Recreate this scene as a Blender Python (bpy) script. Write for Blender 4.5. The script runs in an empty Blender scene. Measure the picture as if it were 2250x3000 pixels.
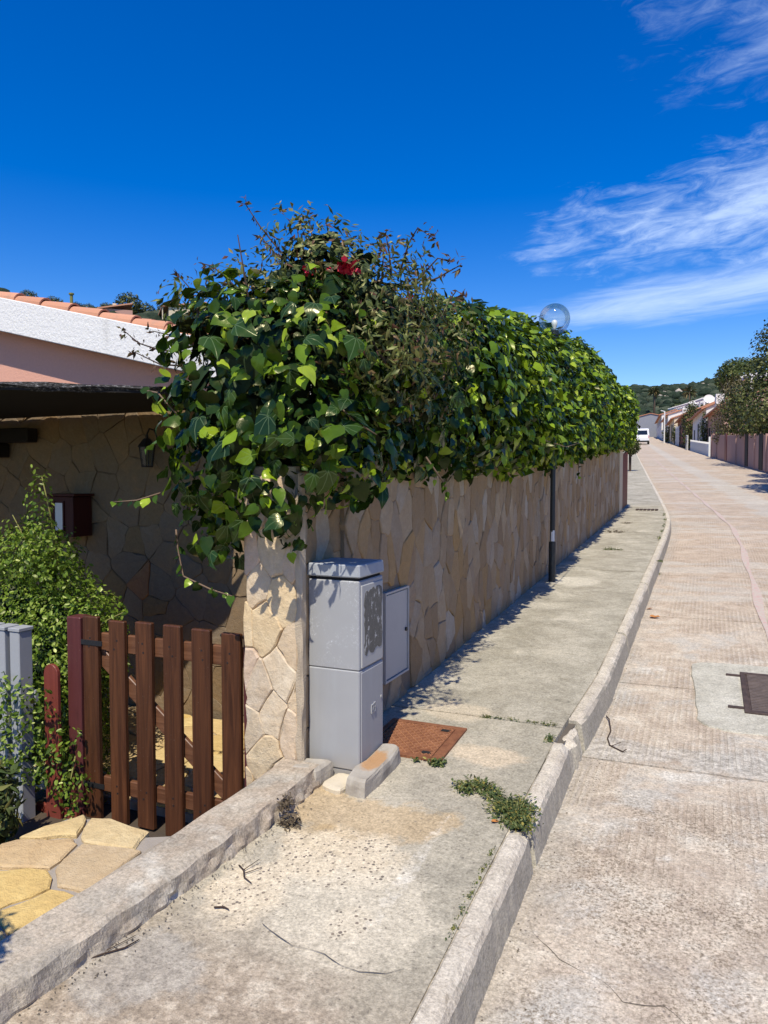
import bpy, bmesh, math, random
import numpy as np
from mathutils import Vector, Matrix

random.seed(7)
rng = np.random.default_rng(7)
R = math.radians
sc = bpy.context.scene
COL = sc.collection

# ------------------------------------------------------------------ camera
# world axes: +Y runs along the road (uphill), +X to the right across it, Z up
cam_d = bpy.data.cameras.new('camera')
cam_d.sensor_fit = 'VERTICAL'
cam_d.sensor_height = 36.0
cam_d.lens = 26.0
cam_d.clip_start = 0.05
cam_d.clip_end = 4000
cam = bpy.data.objects.new('camera', cam_d)
COL.objects.link(cam)
cam.location = (0, 0, 1.6)
cam.rotation_euler = (R(90 - 2.5), 0, R(23.7))
sc.camera = cam

# ------------------------------------------------------------------ light
SUN_EL, SUN_AZ = R(57), R(12.7)          # light travels towards (-sin az, cos az)
sun_d = bpy.data.lights.new('sun', 'SUN')
sun_d.energy = 5.0
sun_d.angle = R(0.53)
sun_d.color = (1.0, 0.93, 0.79)
sun = bpy.data.objects.new('sun', sun_d)
COL.objects.link(sun)
LD = Vector((-math.sin(SUN_AZ) * math.cos(SUN_EL), math.cos(SUN_AZ) * math.cos(SUN_EL), -math.sin(SUN_EL)))
sun.rotation_euler = LD.to_track_quat('-Z', 'Y').to_euler()
sun.location = (0, -10, 20)

vs = sc.view_settings
sc.display_settings.display_device = 'sRGB'
vs.view_transform = 'Standard'
vs.look = 'None'
vs.exposure = 0.0
vs.gamma = 1.0
vs.use_curve_mapping = False
sc.cycles.max_bounces = 8
sc.cycles.transparent_max_bounces = 16


# ------------------------------------------------------------------ node helper
class G:
    def __init__(self, nt):
        self.nt = nt

    def n(self, typ, props=None, ins=None):
        nd = self.nt.nodes.new(typ)
        for k, v in (props or {}).items():
            setattr(nd, k, v)
        for k, v in (ins or {}).items():
            self.put(nd.inputs[k], v)
        return nd

    def put(self, sock, v):
        if isinstance(v, bpy.types.NodeSocket):
            self.nt.links.new(v, sock)
        elif isinstance(v, bpy.types.Node):
            self.nt.links.new(v.outputs[0], sock)
        else:
            if isinstance(v, (tuple, list)) and len(v) == 3 and sock.type == 'RGBA':
                v = (*v, 1)
            sock.default_value = v

    def m(self, op, a, b=None, c=None, clamp=False):
        ins = {0: a}
        if b is not None:
            ins[1] = b
        if c is not None:
            ins[2] = c
        return self.n('ShaderNodeMath', {'operation': op, 'use_clamp': clamp}, ins).outputs[0]

    def mix(self, f, a, b, blend='MIX'):
        nd = self.nt.nodes.new('ShaderNodeMix')
        nd.data_type = 'RGBA'
        nd.blend_type = blend
        self.put(nd.inputs[0], f)
        self.put(nd.inputs[6], a)
        self.put(nd.inputs[7], b)
        return nd.outputs[2]

    def noise(self, vec, scale, detail=4, rough=0.55, dist=0.0):
        nd = self.n('ShaderNodeTexNoise', {}, {'Scale': scale, 'Detail': detail, 'Roughness': rough, 'Distortion': dist})
        if vec is not None:
            self.put(nd.inputs['Vector'], vec)
        return nd.outputs[0]

    def ramp(self, f, stops, interp='LINEAR'):
        nd = self.nt.nodes.new('ShaderNodeValToRGB')
        cr = nd.color_ramp
        cr.interpolation = interp
        while len(cr.elements) < len(stops):
            cr.elements.new(0.5)
        for e, (p, c) in zip(cr.elements, stops):
            e.position = p
            if not isinstance(c, (tuple, list)):
                c = (c, c, c)
            e.color = (*c, 1)
        self.put(nd.inputs[0], f)
        return nd.outputs[0]

    def sstep(self, x, a, b):
        nd = self.n('ShaderNodeMapRange', {'interpolation_type': 'SMOOTHSTEP'}, {0: x, 1: a, 2: b, 3: 0.0, 4: 1.0})
        return nd.outputs[0]

    def scale_vec(self, vec, s):
        return self.n('ShaderNodeVectorMath', {'operation': 'MULTIPLY'}, {0: vec, 1: s}).outputs[0]

    def blob(self, vec, c, r, wob=0.5, wscale=6.0):
        """soft irregular patch of ground, 1 inside"""
        d = self.n('ShaderNodeVectorMath', {'operation': 'SUBTRACT'}, {0: vec, 1: (*c, 0)}).outputs[0]
        d = self.scale_vec(d, (1 / r[0], 1 / r[1], 0))
        ln = self.n('ShaderNodeVectorMath', {'operation': 'LENGTH'}, {0: d}).outputs[1]
        nz = self.noise(vec, wscale, 5, 0.65)
        x = self.m('ADD', ln, self.m('MULTIPLY', self.m('SUBTRACT', nz, 0.5), wob * 2))
        return self.m('SUBTRACT', 1.0, self.sstep(x, 0.7, 1.1))


def new_mat(name):
    m = bpy.data.materials.new(name)
    m.use_nodes = True
    nt = m.node_tree
    nt.nodes.clear()
    g = G(nt)
    out = g.n('ShaderNodeOutputMaterial')
    return m, g, out


def finish(g, out, color, rough=0.8, bump=None, bstr=0.3, bdist=0.01, metal=0.0, spec=0.3):
    ins = {'Base Color': color, 'Roughness': rough, 'Metallic': metal, 'Specular IOR Level': spec}
    p = g.n('ShaderNodeBsdfPrincipled', {}, ins)
    if bump is not None:
        b = g.n('ShaderNodeBump', {}, {'Strength': bstr, 'Distance': bdist, 'Height': bump})
        g.put(p.inputs['Normal'], b.outputs[0])
    g.nt.links.new(p.outputs[0], out.inputs[0])
    return p


def wpos(g):
    return g.n('ShaderNodeNewGeometry').outputs['Position']


def opos(g):
    return g.n('ShaderNodeTexCoord').outputs['Object']


# ------------------------------------------------------------------ sky
world = bpy.data.worlds.new('World')
sc.world = world
world.use_nodes = True
wg = G(world.node_tree)
world.node_tree.nodes.clear()
wout = wg.n('ShaderNodeOutputWorld')
sky = wg.n('ShaderNodeTexSky', {'sky_type': 'NISHITA', 'sun_disc': False, 'sun_elevation': SUN_EL,
                                'sun_rotation': R(180 - 12.7), 'altitude': 0, 'air_density': 1.0,
                                'dust_density': 0.25, 'ozone_density': 2.5})
hsv = wg.n('ShaderNodeHueSaturation', {}, {'Hue': 0.519, 'Saturation': 1.53, 'Value': 1.36, 'Color': sky})
wdir = wg.n('ShaderNodeTexCoord').outputs['Generated']
sep = wg.n('ShaderNodeSeparateXYZ', {}, {0: wdir})
az = wg.m('ARCTAN2', sep.outputs[0], sep.outputs[1])            # 0 along the road, + to the right
el = wg.m('ARCSINE', sep.outputs[2])
azel = wg.n('ShaderNodeCombineXYZ', {}, {0: az, 1: el, 2: 0.0}).outputs[0]


def cloud(c, half, tilt, lo, hi, seed, stretch=3.2):
    """one bank of cirrus: an elongated field of fibrous noise"""
    d = wg.n('ShaderNodeVectorMath', {'operation': 'SUBTRACT'}, {0: azel, 1: (*c, 0)}).outputs[0]
    d = wg.n('ShaderNodeVectorRotate', {'rotation_type': 'Z_AXIS'}, {'Vector': d, 'Angle': -tilt}).outputs[0]
    e = wg.scale_vec(d, (1 / half[0], 1 / half[1], 0))
    ln = wg.n('ShaderNodeVectorMath', {'operation': 'LENGTH'}, {0: e}).outputs[1]
    sv = wg.n('ShaderNodeVectorMath', {'operation': 'ADD'}, {0: wg.scale_vec(d, (1 / stretch * 10, 10, 1)), 1: (seed, seed * 2, seed)}).outputs[0]
    big = wg.noise(sv, 0.9, 5, 0.6, 0.4)
    fine = wg.noise(wg.scale_vec(sv, (1.0, 1.6, 1)), 3.6, 7, 0.68, 0.9)
    f = wg.m('ADD', wg.m('MULTIPLY', big, 0.62), wg.m('MULTIPLY', fine, 0.38))
    x = wg.m('SUBTRACT', f, wg.m('MULTIPLY', wg.m('POWER', ln, 2.0), 0.30))
    return wg.sstep(x, lo, hi)


c1 = cloud((0.17, 0.335), (0.46, 0.105), R(6), 0.27, 0.56, 3.1, 2.4)
c2 = cloud((0.17, 0.233), (0.54, 0.034), R(3.5), 0.22, 0.60, 7.7, 5.0)
c3 = cloud((0.24, 0.525), (0.42, 0.15), R(2), 0.29, 0.68, 12.3, 2.2)
c4 = cloud((0.14, 0.155), (0.22, 0.010), R(5), 0.30, 0.80, 21.3, 6.0)
cm = wg.m('MAXIMUM', wg.m('MAXIMUM', wg.m('MULTIPLY', c1, 0.74), wg.m('MULTIPLY', c2, 0.66)),
          wg.m('MAXIMUM', wg.m('MULTIPLY', c3, 0.56), wg.m('MULTIPLY', c4, 0.22)))
skyc = wg.mix(cm, hsv.outputs[0], (6.4, 7.9, 10.4))
bg = wg.n('ShaderNodeBackground', {}, {'Color': skyc, 'Strength': 0.12})
world.node_tree.links.new(bg.outputs[0], wout.inputs[0])

# ------------------------------------------------------------------ terrain functions
S, KQ = 0.0527, 7e-5


def gz(t):
    t2 = min(max(t, 0.0), 160.0)
    return S * t2 + KQ * t2 * t2 + (S if t < 0 else (S + 2 * KQ * 160)) * (t - t2)


def cw(t):
    """outer edge of the kerb, across the road"""
    if t < 3.92:
        return -0.645
    if t < 5.2:
        return -0.645 + 0.06 * (t - 3.92) / 1.28
    base = -0.585
    x = t - 15.3
    return base - 0.0495 * (x + math.sqrt(x * x + 2.2))


# ------------------------------------------------------------------ mesh helpers
def wl(o):
    v = Vector((0, 0, 0))
    while o is not None:
        v = v + o.location
        o = o.parent
    return v


def tag(o, label, cat, group=None, kind=None):
    if label:
        o['label'] = label
    if cat:
        o['category'] = cat
    if group:
        o['group'] = group
    if kind:
        o['kind'] = kind
    return o


def thing(name, label, cat, loc, group=None, kind=None):
    o = bpy.data.objects.new(name, None)
    o.empty_display_size = 0.2
    COL.objects.link(o)
    o.location = loc
    return tag(o, label, cat, group, kind)


def link_mesh(name, me, mats, parent=None, origin=None, smooth=False, kind=None):
    o = bpy.data.objects.new(name, me)
    COL.objects.link(o)
    for m in (mats if isinstance(mats, (list, tuple)) else [mats]):
        me.materials.append(m)
    if parent is not None:
        o.parent = parent
    if origin is not None:
        o.location = Vector(origin) - (wl(parent) if parent is not None else Vector((0, 0, 0)))
    if smooth:
        me.polygons.foreach_set('use_smooth', [True] * len(me.polygons))
    if kind:
        o['kind'] = kind
    return o


class MB:
    """mesh builder in world coordinates; build() makes one object with its origin at the mesh's middle"""

    def __init__(self):
        self.bm = bmesh.new()

    def quad(self, *p):
        return self.poly(p)

    def poly(self, p, mi=0):
        f = self.bm.faces.new([self.bm.verts.new(q) for q in p])
        f.material_index = mi
        return f

    def hexa(self, lo, hi):
        """lo, hi: 4 points each (counter-clockwise from above)"""
        a = [self.bm.verts.new(q) for q in lo]
        b = [self.bm.verts.new(q) for q in hi]
        self.bm.faces.new(a[::-1])
        self.bm.faces.new(b)
        for i in range(4):
            j = (i + 1) % 4
            self.bm.faces.new((a[i], a[j], b[j], b[i]))
        return self

    def box(self, x0, x1, y0, y1, z0, z1):
        return self.hexa([(x0, y0, z0), (x1, y0, z0), (x1, y1, z0), (x0, y1, z0)],
                         [(x0, y0, z1), (x1, y0, z1), (x1, y1, z1), (x0, y1, z1)])

    def prism(self, pts, d):
        """closed outline pts (3D) pushed along d"""
        d = Vector(d)
        a = [self.bm.verts.new(q) for q in pts]
        b = [self.bm.verts.new(Vector(q) + d) for q in pts]
        self.bm.faces.new(a[::-1])
        self.bm.faces.new(b)
        n = len(a)
        for i in range(n):
            j = (i + 1) % n
            self.bm.faces.new((a[i], a[j], b[j], b[i]))
        return self

    def tube(self, path, radii, n=6, cap=True):
        path = [Vector(p) for p in path]
        if not isinstance(radii, (list, tuple)):
            radii = [radii] * len(path)
        rings = []
        up = Vector((0.13, 0.21, 0.97))
        for i, p in enumerate(path):
            d = (path[min(i + 1, len(path) - 1)] - path[max(i - 1, 0)])
            if d.length < 1e-9:
                d = Vector((0, 0, 1))
            d.normalize()
            if abs(d.dot(up)) > 0.98:
                up = Vector((1, 0.1, 0))
            u = d.cross(up).normalized()
            v = d.cross(u)
            rings.append([self.bm.verts.new(p + (u * math.cos(k / n * math.tau) + v * math.sin(k / n * math.tau)) * radii[i]) for k in range(n)])
        for a, b in zip(rings[:-1], rings[1:]):
            for k in range(n):
                self.bm.faces.new((a[k], a[(k + 1) % n], b[(k + 1) % n], b[k]))
        if cap:
            self.bm.faces.new(rings[0][::-1])
            self.bm.faces.new(rings[-1])
        return self

    def lathe(self, c, prof, n=16):
        """prof: (radius, z) pairs about a vertical axis at c"""
        rings = []
        for r, z in prof:
            if r < 1e-6:
                rings.append([self.bm.verts.new((c[0], c[1], c[2] + z))])
            else:
                rings.append([self.bm.verts.new((c[0] + r * math.cos(k / n * math.tau), c[1] + r * math.sin(k / n * math.tau), c[2] + z)) for k in range(n)])
        for a, b in zip(rings[:-1], rings[1:]):
            for k in range(n):
                j = (k + 1) % n
                if len(a) == 1 and len(b) == 1:
                    continue
                if len(a) == 1:
                    self.bm.faces.new((a[0], b[j], b[k]))
                elif len(b) == 1:
                    self.bm.faces.new((a[k], a[j], b[0]))
                else:
                    self.bm.faces.new((a[k], a[j], b[j], b[k]))
        return self

    def bevel(self, w, seg=1):
        bmesh.ops.bevel(self.bm, geom=list(self.bm.edges), offset=w, segments=seg, affect='EDGES', clamp_overlap=True)
        return self

    def build(self, name, mats, parent=None, smooth=False, bevel=0.0, kind=None, normals=True):
        if bevel:
            self.bevel(bevel)
        bm = self.bm
        if normals:
            bmesh.ops.recalc_face_normals(bm, faces=list(bm.faces))
        lo = Vector((1e9, 1e9, 1e9))
        hi = -lo
        for v in bm.verts:
            for k in range(3):
                lo[k] = min(lo[k], v.co[k])
                hi[k] = max(hi[k], v.co[k])
        c = (lo + hi) / 2
        if kind == 'structure' and parent is None:
            c = Vector((0, 0, 0))
        bmesh.ops.translate(bm, verts=list(bm.verts), vec=-c)
        me = bpy.data.meshes.new(name)
        bm.to_mesh(me)
        bm.free()
        return link_mesh(name, me, mats, parent, c, smooth, kind)


def np_mesh(name, verts, tris, mi=None, smooth=False):
    me = bpy.data.meshes.new(name)
    nv, nf = len(verts), len(tris)
    me.vertices.add(nv)
    me.vertices.foreach_set('co', np.ascontiguousarray(verts, dtype=np.float32).ravel())
    me.loops.add(nf * 3)
    me.loops.foreach_set('vertex_index', np.ascontiguousarray(tris, dtype=np.int32).ravel())
    me.polygons.add(nf)
    me.polygons.foreach_set('loop_start', np.arange(0, nf * 3, 3, dtype=np.int32))
    if mi is not None:
        me.polygons.foreach_set('material_index', np.ascontiguousarray(mi, dtype=np.int32))
    if smooth:
        me.polygons.foreach_set('use_smooth', np.ones(nf, dtype=bool))
    me.update(calc_edges=True)
    return me


def heightgrid(name, xs, ys, zf, mat, kind='structure', smooth=True):
    X, Y = np.meshgrid(xs, ys)
    Z = np.vectorize(zf)(X, Y)
    v = np.stack([X.ravel(), Y.ravel(), Z.ravel()], 1)
    nx, ny = len(xs), len(ys)
    i = np.arange(ny - 1)[:, None] * nx + np.arange(nx - 1)[None, :]
    i = i.ravel()
    t = np.concatenate([np.stack([i, i + 1, i + nx + 1], 1), np.stack([i, i + nx + 1, i + nx], 1)])
    o = link_mesh(name, np_mesh(name, v, t, smooth=smooth), mat)
    o['kind'] = kind
    return o


# smooth 3-D value noise from sums of sines (vectorised)
_ND = rng.normal(size=(14, 3))
_ND /= np.linalg.norm(_ND, axis=1)[:, None]
_NP = rng.uniform(0, 6.28, 14)
_NF = rng.uniform(0.7, 1.8, 14)


def snoise(p, f):
    a = np.zeros(len(p))
    for d, ph, fr in zip(_ND, _NP, _NF):
        a += np.sin((p @ d) * f * fr + ph)
    return a / 4.0


def sn1(x, y, z, f):
    return float(snoise(np.array([[x, y, z]]), f)[0])


# ------------------------------------------------------------------ materials
def m_plain(name, col, rough=0.7, var=0.12, scale=12, bump=0.15, metal=0.0, spec=0.3, bdist=0.004):
    m, g, out = new_mat(name)
    p = wpos(g)
    n1 = g.noise(p, scale, 5, 0.6)
    n2 = g.noise(p, scale * 9, 3, 0.6)
    k = g.m('ADD', 1 - var, g.m('MULTIPLY', g.m('ADD', n1, g.m('MULTIPLY', n2, 0.5)), var * 1.33))
    c = g.mix(1.0, (*col, 1), g.n('ShaderNodeCombineColor', {}, {0: k, 1: k, 2: k}).outputs[0], 'MULTIPLY')
    finish(g, out, c, rough, n2, bump, bdist, metal, spec)
    return m


def m_stone(name, cols, joint=False, grain=38.0, bstr=0.55):
    """natural stone: each piece its own tone from the ramp, with streaks and grain"""
    m, g, out = new_mat(name)
    geo = g.n('ShaderNodeNewGeometry')
    rnd = geo.outputs['Random Per Island']
    obr = g.n('ShaderNodeObjectInfo').outputs['Random']
    r = g.m('FRACT', g.m('ADD', rnd, g.m('MULTIPLY', obr, 7.31)))
    stops = [((i + 0.5) / len(cols), c) for i, c in enumerate(cols)]
    base = g.ramp(r, stops)
    p = geo.outputs['Position']
    pv = g.n('ShaderNodeVectorMath', {'operation': 'ADD'}, {0: p, 1: g.n('ShaderNodeCombineXYZ', {}, {0: g.m('MULTIPLY', r, 9), 1: g.m('MULTIPLY', r, 5), 2: 0.0}).outputs[0]}).outputs[0]
    n1 = g.noise(pv, 7, 6, 0.65, 0.6)
    n2 = g.noise(pv, grain, 5, 0.7)
    n3 = g.noise(pv, 170, 2, 0.6)
    c = g.mix(g.m('MULTIPLY', g.sstep(n1, 0.45, 0.75), 0.5), base, g.mix(0.5, base, (0.42, 0.25, 0.11)))
    c = g.mix(g.m('MULTIPLY', g.sstep(n1, 0.52, 0.30), 0.35), c, g.mix(1.0, base, (1.25, 1.35, 1.5), 'MULTIPLY'))
    v = g.m('ADD', 0.68, g.m('ADD', g.m('MULTIPLY', n2, 0.45), g.m('MULTIPLY', n3, 0.2)))
    c = g.mix(1.0, c, g.n('ShaderNodeCombineColor', {}, {0: v, 1: v, 2: v}).outputs[0], 'MULTIPLY')
    h = g.m('ADD', g.m('MULTIPLY', n1, 1.4), g.m('ADD', n2, g.m('MULTIPLY', n3, 0.3)))
    finish(g, out, c, 0.85, h, bstr, 0.012, spec=0.2)
    return m


M = {}
M['stone_wall'] = m_stone('wall_stone', [(0.31, 0.21, 0.115), (0.38, 0.27, 0.155), (0.45, 0.34, 0.215), (0.28, 0.195, 0.115), (0.40, 0.25, 0.105), (0.37, 0.30, 0.215), (0.345, 0.235, 0.135), (0.45, 0.38, 0.285), (0.32, 0.225, 0.13)])
M['stone_pier'] = m_stone('pier_stone', [(0.60, 0.46, 0.30), (0.66, 0.54, 0.38), (0.62, 0.44, 0.32), (0.58, 0.47, 0.33), (0.68, 0.52, 0.31)])
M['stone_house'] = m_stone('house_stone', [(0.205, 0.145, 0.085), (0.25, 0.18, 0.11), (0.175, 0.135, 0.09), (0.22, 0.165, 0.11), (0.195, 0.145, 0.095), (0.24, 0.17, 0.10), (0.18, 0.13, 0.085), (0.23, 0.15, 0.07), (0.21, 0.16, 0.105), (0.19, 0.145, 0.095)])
M['stone_rust'] = m_stone('rust_stone', [(0.24, 0.10, 0.05), (0.30, 0.15, 0.07)])
M['stone_flag'] = m_stone('flag_stone', [(0.60, 0.43, 0.185), (0.56, 0.40, 0.22), (0.66, 0.50, 0.23), (0.52, 0.39, 0.23), (0.64, 0.45, 0.17)], grain=26, bstr=0.9)
M['mortar'] = m_plain('mortar', (0.27, 0.20, 0.13), 0.95, 0.3, 20, 0.6)
M['mortar_pale'] = m_plain('pale_mortar', (0.50, 0.41, 0.295), 0.95, 0.3, 18, 0.7, bdist=0.008)
M['mortar_grey'] = m_plain('grey_mortar', (0.34, 0.30, 0.25), 0.95, 0.3, 18, 0.6)


def m_concrete(name, kind):
    m, g, out = new_mat(name)
    p = wpos(g)
    big = g.noise(p, 0.9, 5, 0.6, 0.3)
    med = g.noise(p, 4.5, 6, 0.65, 0.4)
    fin = g.noise(p, 40, 4, 0.7)
    grit = g.noise(p, 190, 2, 0.7)
    vor = g.n('ShaderNodeTexVoronoi', {'feature': 'F1'}, {'Vector': p, 'Scale': 62.0, 'Randomness': 1.0})
    vsep = g.n('ShaderNodeSeparateColor', {}, {0: vor.outputs[1]})
    vd, vc, vg = vor.outputs[0], vsep.outputs[0], g.m('ADD', 0.10, g.m('MULTIPLY', vsep.outputs[1], 0.36))
    if kind == 'walk':
        c = g.ramp(med, [(0.28, (0.28, 0.255, 0.205)), (0.45, (0.36, 0.33, 0.27)), (0.58, (0.43, 0.39, 0.315)), (0.75, (0.50, 0.455, 0.375))])
        y = g.n('ShaderNodeSeparateXYZ', {}, {0: p}).outputs[1]
        near = g.m('SUBTRACT', 1.0, g.sstep(g.m('ADD', y, g.m('MULTIPLY', big, 0.6)), 1.95, 2.55))
        c = g.mix(g.m('MULTIPLY', near, 0.8), c, g.ramp(g.noise(p, 14, 6, 0.75), [(0.36, (0.235, 0.185, 0.14)), (0.5, (0.36, 0.29, 0.225)), (0.64, (0.56, 0.49, 0.40))]))
        kx = g.n('ShaderNodeSeparateXYZ', {}, {0: p}).outputs[0]
        side = g.sstep(g.m('ADD', kx, g.m('MULTIPLY', g.m('SUBTRACT', med, 0.5), 0.5)), -1.02, -0.84)
        c = g.mix(g.m('MULTIPLY', side, 0.55), c, g.mix(fin, (0.27, 0.25, 0.20), (0.40, 0.37, 0.30)))
        far = g.sstep(y, 3.0, 4.6)
        c = g.mix(g.m('MULTIPLY', far, 0.65), c, g.ramp(g.noise(p, 2.6, 6, 0.7, 0.5), [(0.34, (0.22, 0.205, 0.165)), (0.47, (0.33, 0.31, 0.26)), (0.58, (0.43, 0.405, 0.345)), (0.68, (0.56, 0.525, 0.45))]))
        # stains with a shape of their own
        c = g.mix(g.m('MULTIPLY', g.blob(p, (-1.36, 2.84), (0.42, 0.20), 1.3, 4.5), 0.55), c, (0.50, 0.36, 0.20))
        c = g.mix(g.m('MULTIPLY', g.blob(p, (-1.42, 2.62), (0.18, 0.12), 1.2, 7), 0.5), c, (0.40, 0.28, 0.14))
        agg = g.m('MAXIMUM', g.blob(p, (-1.30, 2.50), (0.30, 0.22), 0.7, 8), g.m('MAXIMUM', g.blob(p, (-1.50, 2.20), (0.16, 0.22), 0.7, 8), g.blob(p, (-1.08, 2.17), (0.09, 0.10), 0.6, 9)))
        c = g.mix(g.m('MULTIPLY', agg, 0.8), c, g.mix(fin, (0.56, 0.47, 0.34), (0.74, 0.65, 0.51)))
        c = g.mix(g.m('MULTIPLY', g.blob(p, (-1.10, 2.20), (0.34, 0.30), 0.9, 4.5), 0.7), c, g.mix(fin, (0.50, 0.45, 0.36), (0.66, 0.60, 0.49)))
        st = g.blob(p, (-1.00, 2.50), (0.030, 0.36), 1.7, 9)
        c = g.mix(g.m('MULTIPLY', g.m('MULTIPLY', st, g.sstep(g.noise(p, 14, 6, 0.8), 0.40, 0.68)), 0.6), c, (0.72, 0.69, 0.63))
        c = g.mix(g.m('MULTIPLY', g.blob(p, (-1.56, 1.74), (0.24, 0.16), 1.3, 4.5), 0.5), c, (0.33, 0.32, 0.30))
        c = g.mix(g.m('MULTIPLY', g.blob(p, (-1.0, 3.62), (0.22, 0.12), 0.7, 8), 0.6), c, (0.60, 0.49, 0.36))
        c = g.mix(g.m('MULTIPLY', g.blob(p, (-1.35, 4.15), (0.2, 0.16), 0.7, 8), 0.5), c, (0.58, 0.49, 0.37))
        c = g.mix(g.m('MULTIPLY', g.blob(p, (-1.35, 8.5), (0.3, 0.3), 0.6, 5), 0.6), c, (0.62, 0.58, 0.50))
        peb = g.m('MULTIPLY', agg, g.m('MULTIPLY', g.m('LESS_THAN', vd, vg), g.m('GREATER_THAN', vc, 0.5)))
        c = g.mix(g.m('MULTIPLY', peb, 0.9), c, g.mix(vc, (0.30, 0.24, 0.18), (0.14, 0.12, 0.11)))
        peb2 = g.m('MULTIPLY', g.m('LESS_THAN', vd, g.m('MULTIPLY', vg, 0.75)), g.m('GREATER_THAN', vc, 0.80))
        c = g.mix(g.m('MULTIPLY', peb2, 0.6), c, (0.16, 0.14, 0.12))
        rib = None
    elif kind == 'road':
        c = g.ramp(med, [(0.28, (0.37, 0.305, 0.25)), (0.42, (0.46, 0.388, 0.318)), (0.55, (0.55, 0.478, 0.395)), (0.70, (0.62, 0.57, 0.49))])
        c = g.mix(g.m('MULTIPLY', g.sstep(g.noise(p, 1.8, 5, 0.65, 0.5), 0.50, 0.64), 0.8), c, g.mix(fin, (0.38, 0.365, 0.34), (0.58, 0.56, 0.52)))
        c = g.mix(g.m('MULTIPLY', g.sstep(g.noise(g.scale_vec(p, (0.7, 1.4, 1)), 2.7, 5, 0.7, 0.4), 0.56, 0.70), 0.75), c, (0.66, 0.635, 0.585))
        sx = g.n('ShaderNodeSeparateXYZ', {}, {0: p})
        c = g.mix(g.m('MULTIPLY', g.sstep(sx.outputs[1], 5.5, 11.0), 0.5), c, (0.45, 0.345, 0.27))
        # worn mottling: dark aggregate showing through the pink skin
        mot = g.noise(p, 78, 5, 0.8, 0.0)
        area = g.sstep(g.noise(p, 1.3, 4, 0.6, 0.2), 0.40, 0.60)
        nearw = g.m('SUBTRACT', 1.0, g.sstep(sx.outputs[1], 3.2, 5.0))
        c = g.mix(g.m('MULTIPLY', g.m('MULTIPLY', g.sstep(mot, 0.47, 0.60), g.m('ADD', 0.2, g.m('MULTIPLY', g.m('ADD', 0.25, g.m('MULTIPLY', area, 0.75)), nearw))), 0.9), c, (0.215, 0.175, 0.13))
        # raked ribs along the slabs, in patches
        wv = g.n('ShaderNodeTexWave', {'wave_type': 'BANDS', 'bands_direction': 'X'}, {'Vector': p, 'Scale': 8.2, 'Distortion': 1.1, 'Detail': 3, 'Detail Scale': 1.6}).outputs[1]
        rm = g.m('MULTIPLY', g.sstep(g.noise(p, 2.1, 4, 0.6), 0.42, 0.58), g.sstep(sx.outputs[1], 2.0, 4.0))
        rib = g.m('MULTIPLY', g.sstep(wv, 0.25, 0.7), rm)
        c = g.mix(g.m('MULTIPLY', g.m('MULTIPLY', g.m('SUBTRACT', 1.0, wv), rm), 0.38), c, (0.30, 0.235, 0.18))
        lat = g.m('ADD', g.m('ADD', sx.outputs[0], 0.60), g.m('MULTIPLY', g.m('MAXIMUM', g.m('SUBTRACT', sx.outputs[1], 15.3), 0.0), 0.099))
        latn = g.m('ADD', lat, g.m('MULTIPLY', g.m('SUBTRACT', big, 0.5), 0.8))
        tyre = g.m('SUBTRACT', 1.0, g.sstep(g.m('ABSOLUTE', g.m('SUBTRACT', latn, 2.35)), 0.25, 0.5))
        c = g.mix(g.m('MULTIPLY', tyre, 0.55), c, (0.47, 0.455, 0.425))
        strip = g.noise(g.scale_vec(p, (0.35, 1.0, 1)), 1.1, 4, 0.6, 0.2)
        c = g.mix(g.m('MULTIPLY', g.m('MULTIPLY', g.sstep(strip, 0.54, 0.60), g.sstep(sx.outputs[1], 6, 9)), 0.45), c, g.mix(fin, (0.44, 0.42, 0.385), (0.60, 0.58, 0.53)))
        # gutter dirt and rough repaired band
        c = g.mix(g.m('MULTIPLY', g.m('SUBTRACT', 1.0, g.sstep(g.m('ADD', lat, g.m('MULTIPLY', med, 0.35)), 0.12, 0.36)), 0.55), c, g.mix(fin, (0.27, 0.25, 0.225), (0.45, 0.42, 0.37)))
        band = g.m('SUBTRACT', 1.0, g.sstep(g.m('ABSOLUTE', g.m('ADD', g.m('SUBTRACT', sx.outputs[1], 4.36), g.m('MULTIPLY', g.m('SUBTRACT', med, 0.5), 0.5))), 0.10, 0.17))
        c = g.mix(g.m('MULTIPLY', band, 0.6), c, g.mix(g.sstep(g.noise(p, 24, 5, 0.75), 0.4, 0.6), (0.30, 0.285, 0.26), (0.58, 0.555, 0.51)))
        peb2 = g.m('MULTIPLY', g.m('LESS_THAN', vd, g.m('MULTIPLY', vg, 0.75)), g.m('GREATER_THAN', vc, 0.75))
        c = g.mix(g.m('MULTIPLY', peb2, 0.6), c, (0.15, 0.13, 0.12))
    elif kind == 'kerb':
        c = g.ramp(med, [(0.3, (0.46, 0.41, 0.345)), (0.5, (0.55, 0.50, 0.425)), (0.7, (0.63, 0.585, 0.51))])
        spot = g.m('MULTIPLY', g.sstep(fin, 0.54, 0.64), g.sstep(g.noise(p, 5.5, 4, 0.6), 0.42, 0.6))
        c = g.mix(g.m('MULTIPLY', spot, 0.7), c, (0.27, 0.23, 0.18))
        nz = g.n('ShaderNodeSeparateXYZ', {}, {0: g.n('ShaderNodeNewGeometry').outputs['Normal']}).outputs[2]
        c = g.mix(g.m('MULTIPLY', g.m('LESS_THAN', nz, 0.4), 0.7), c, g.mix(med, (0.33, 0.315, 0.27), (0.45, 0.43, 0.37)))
        rib = None
    elif kind == 'coping':
        c = g.ramp(med, [(0.28, (0.30, 0.275, 0.24)), (0.46, (0.40, 0.36, 0.305)), (0.6, (0.45, 0.39, 0.32)), (0.75, (0.50, 0.46, 0.40))])
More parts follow.
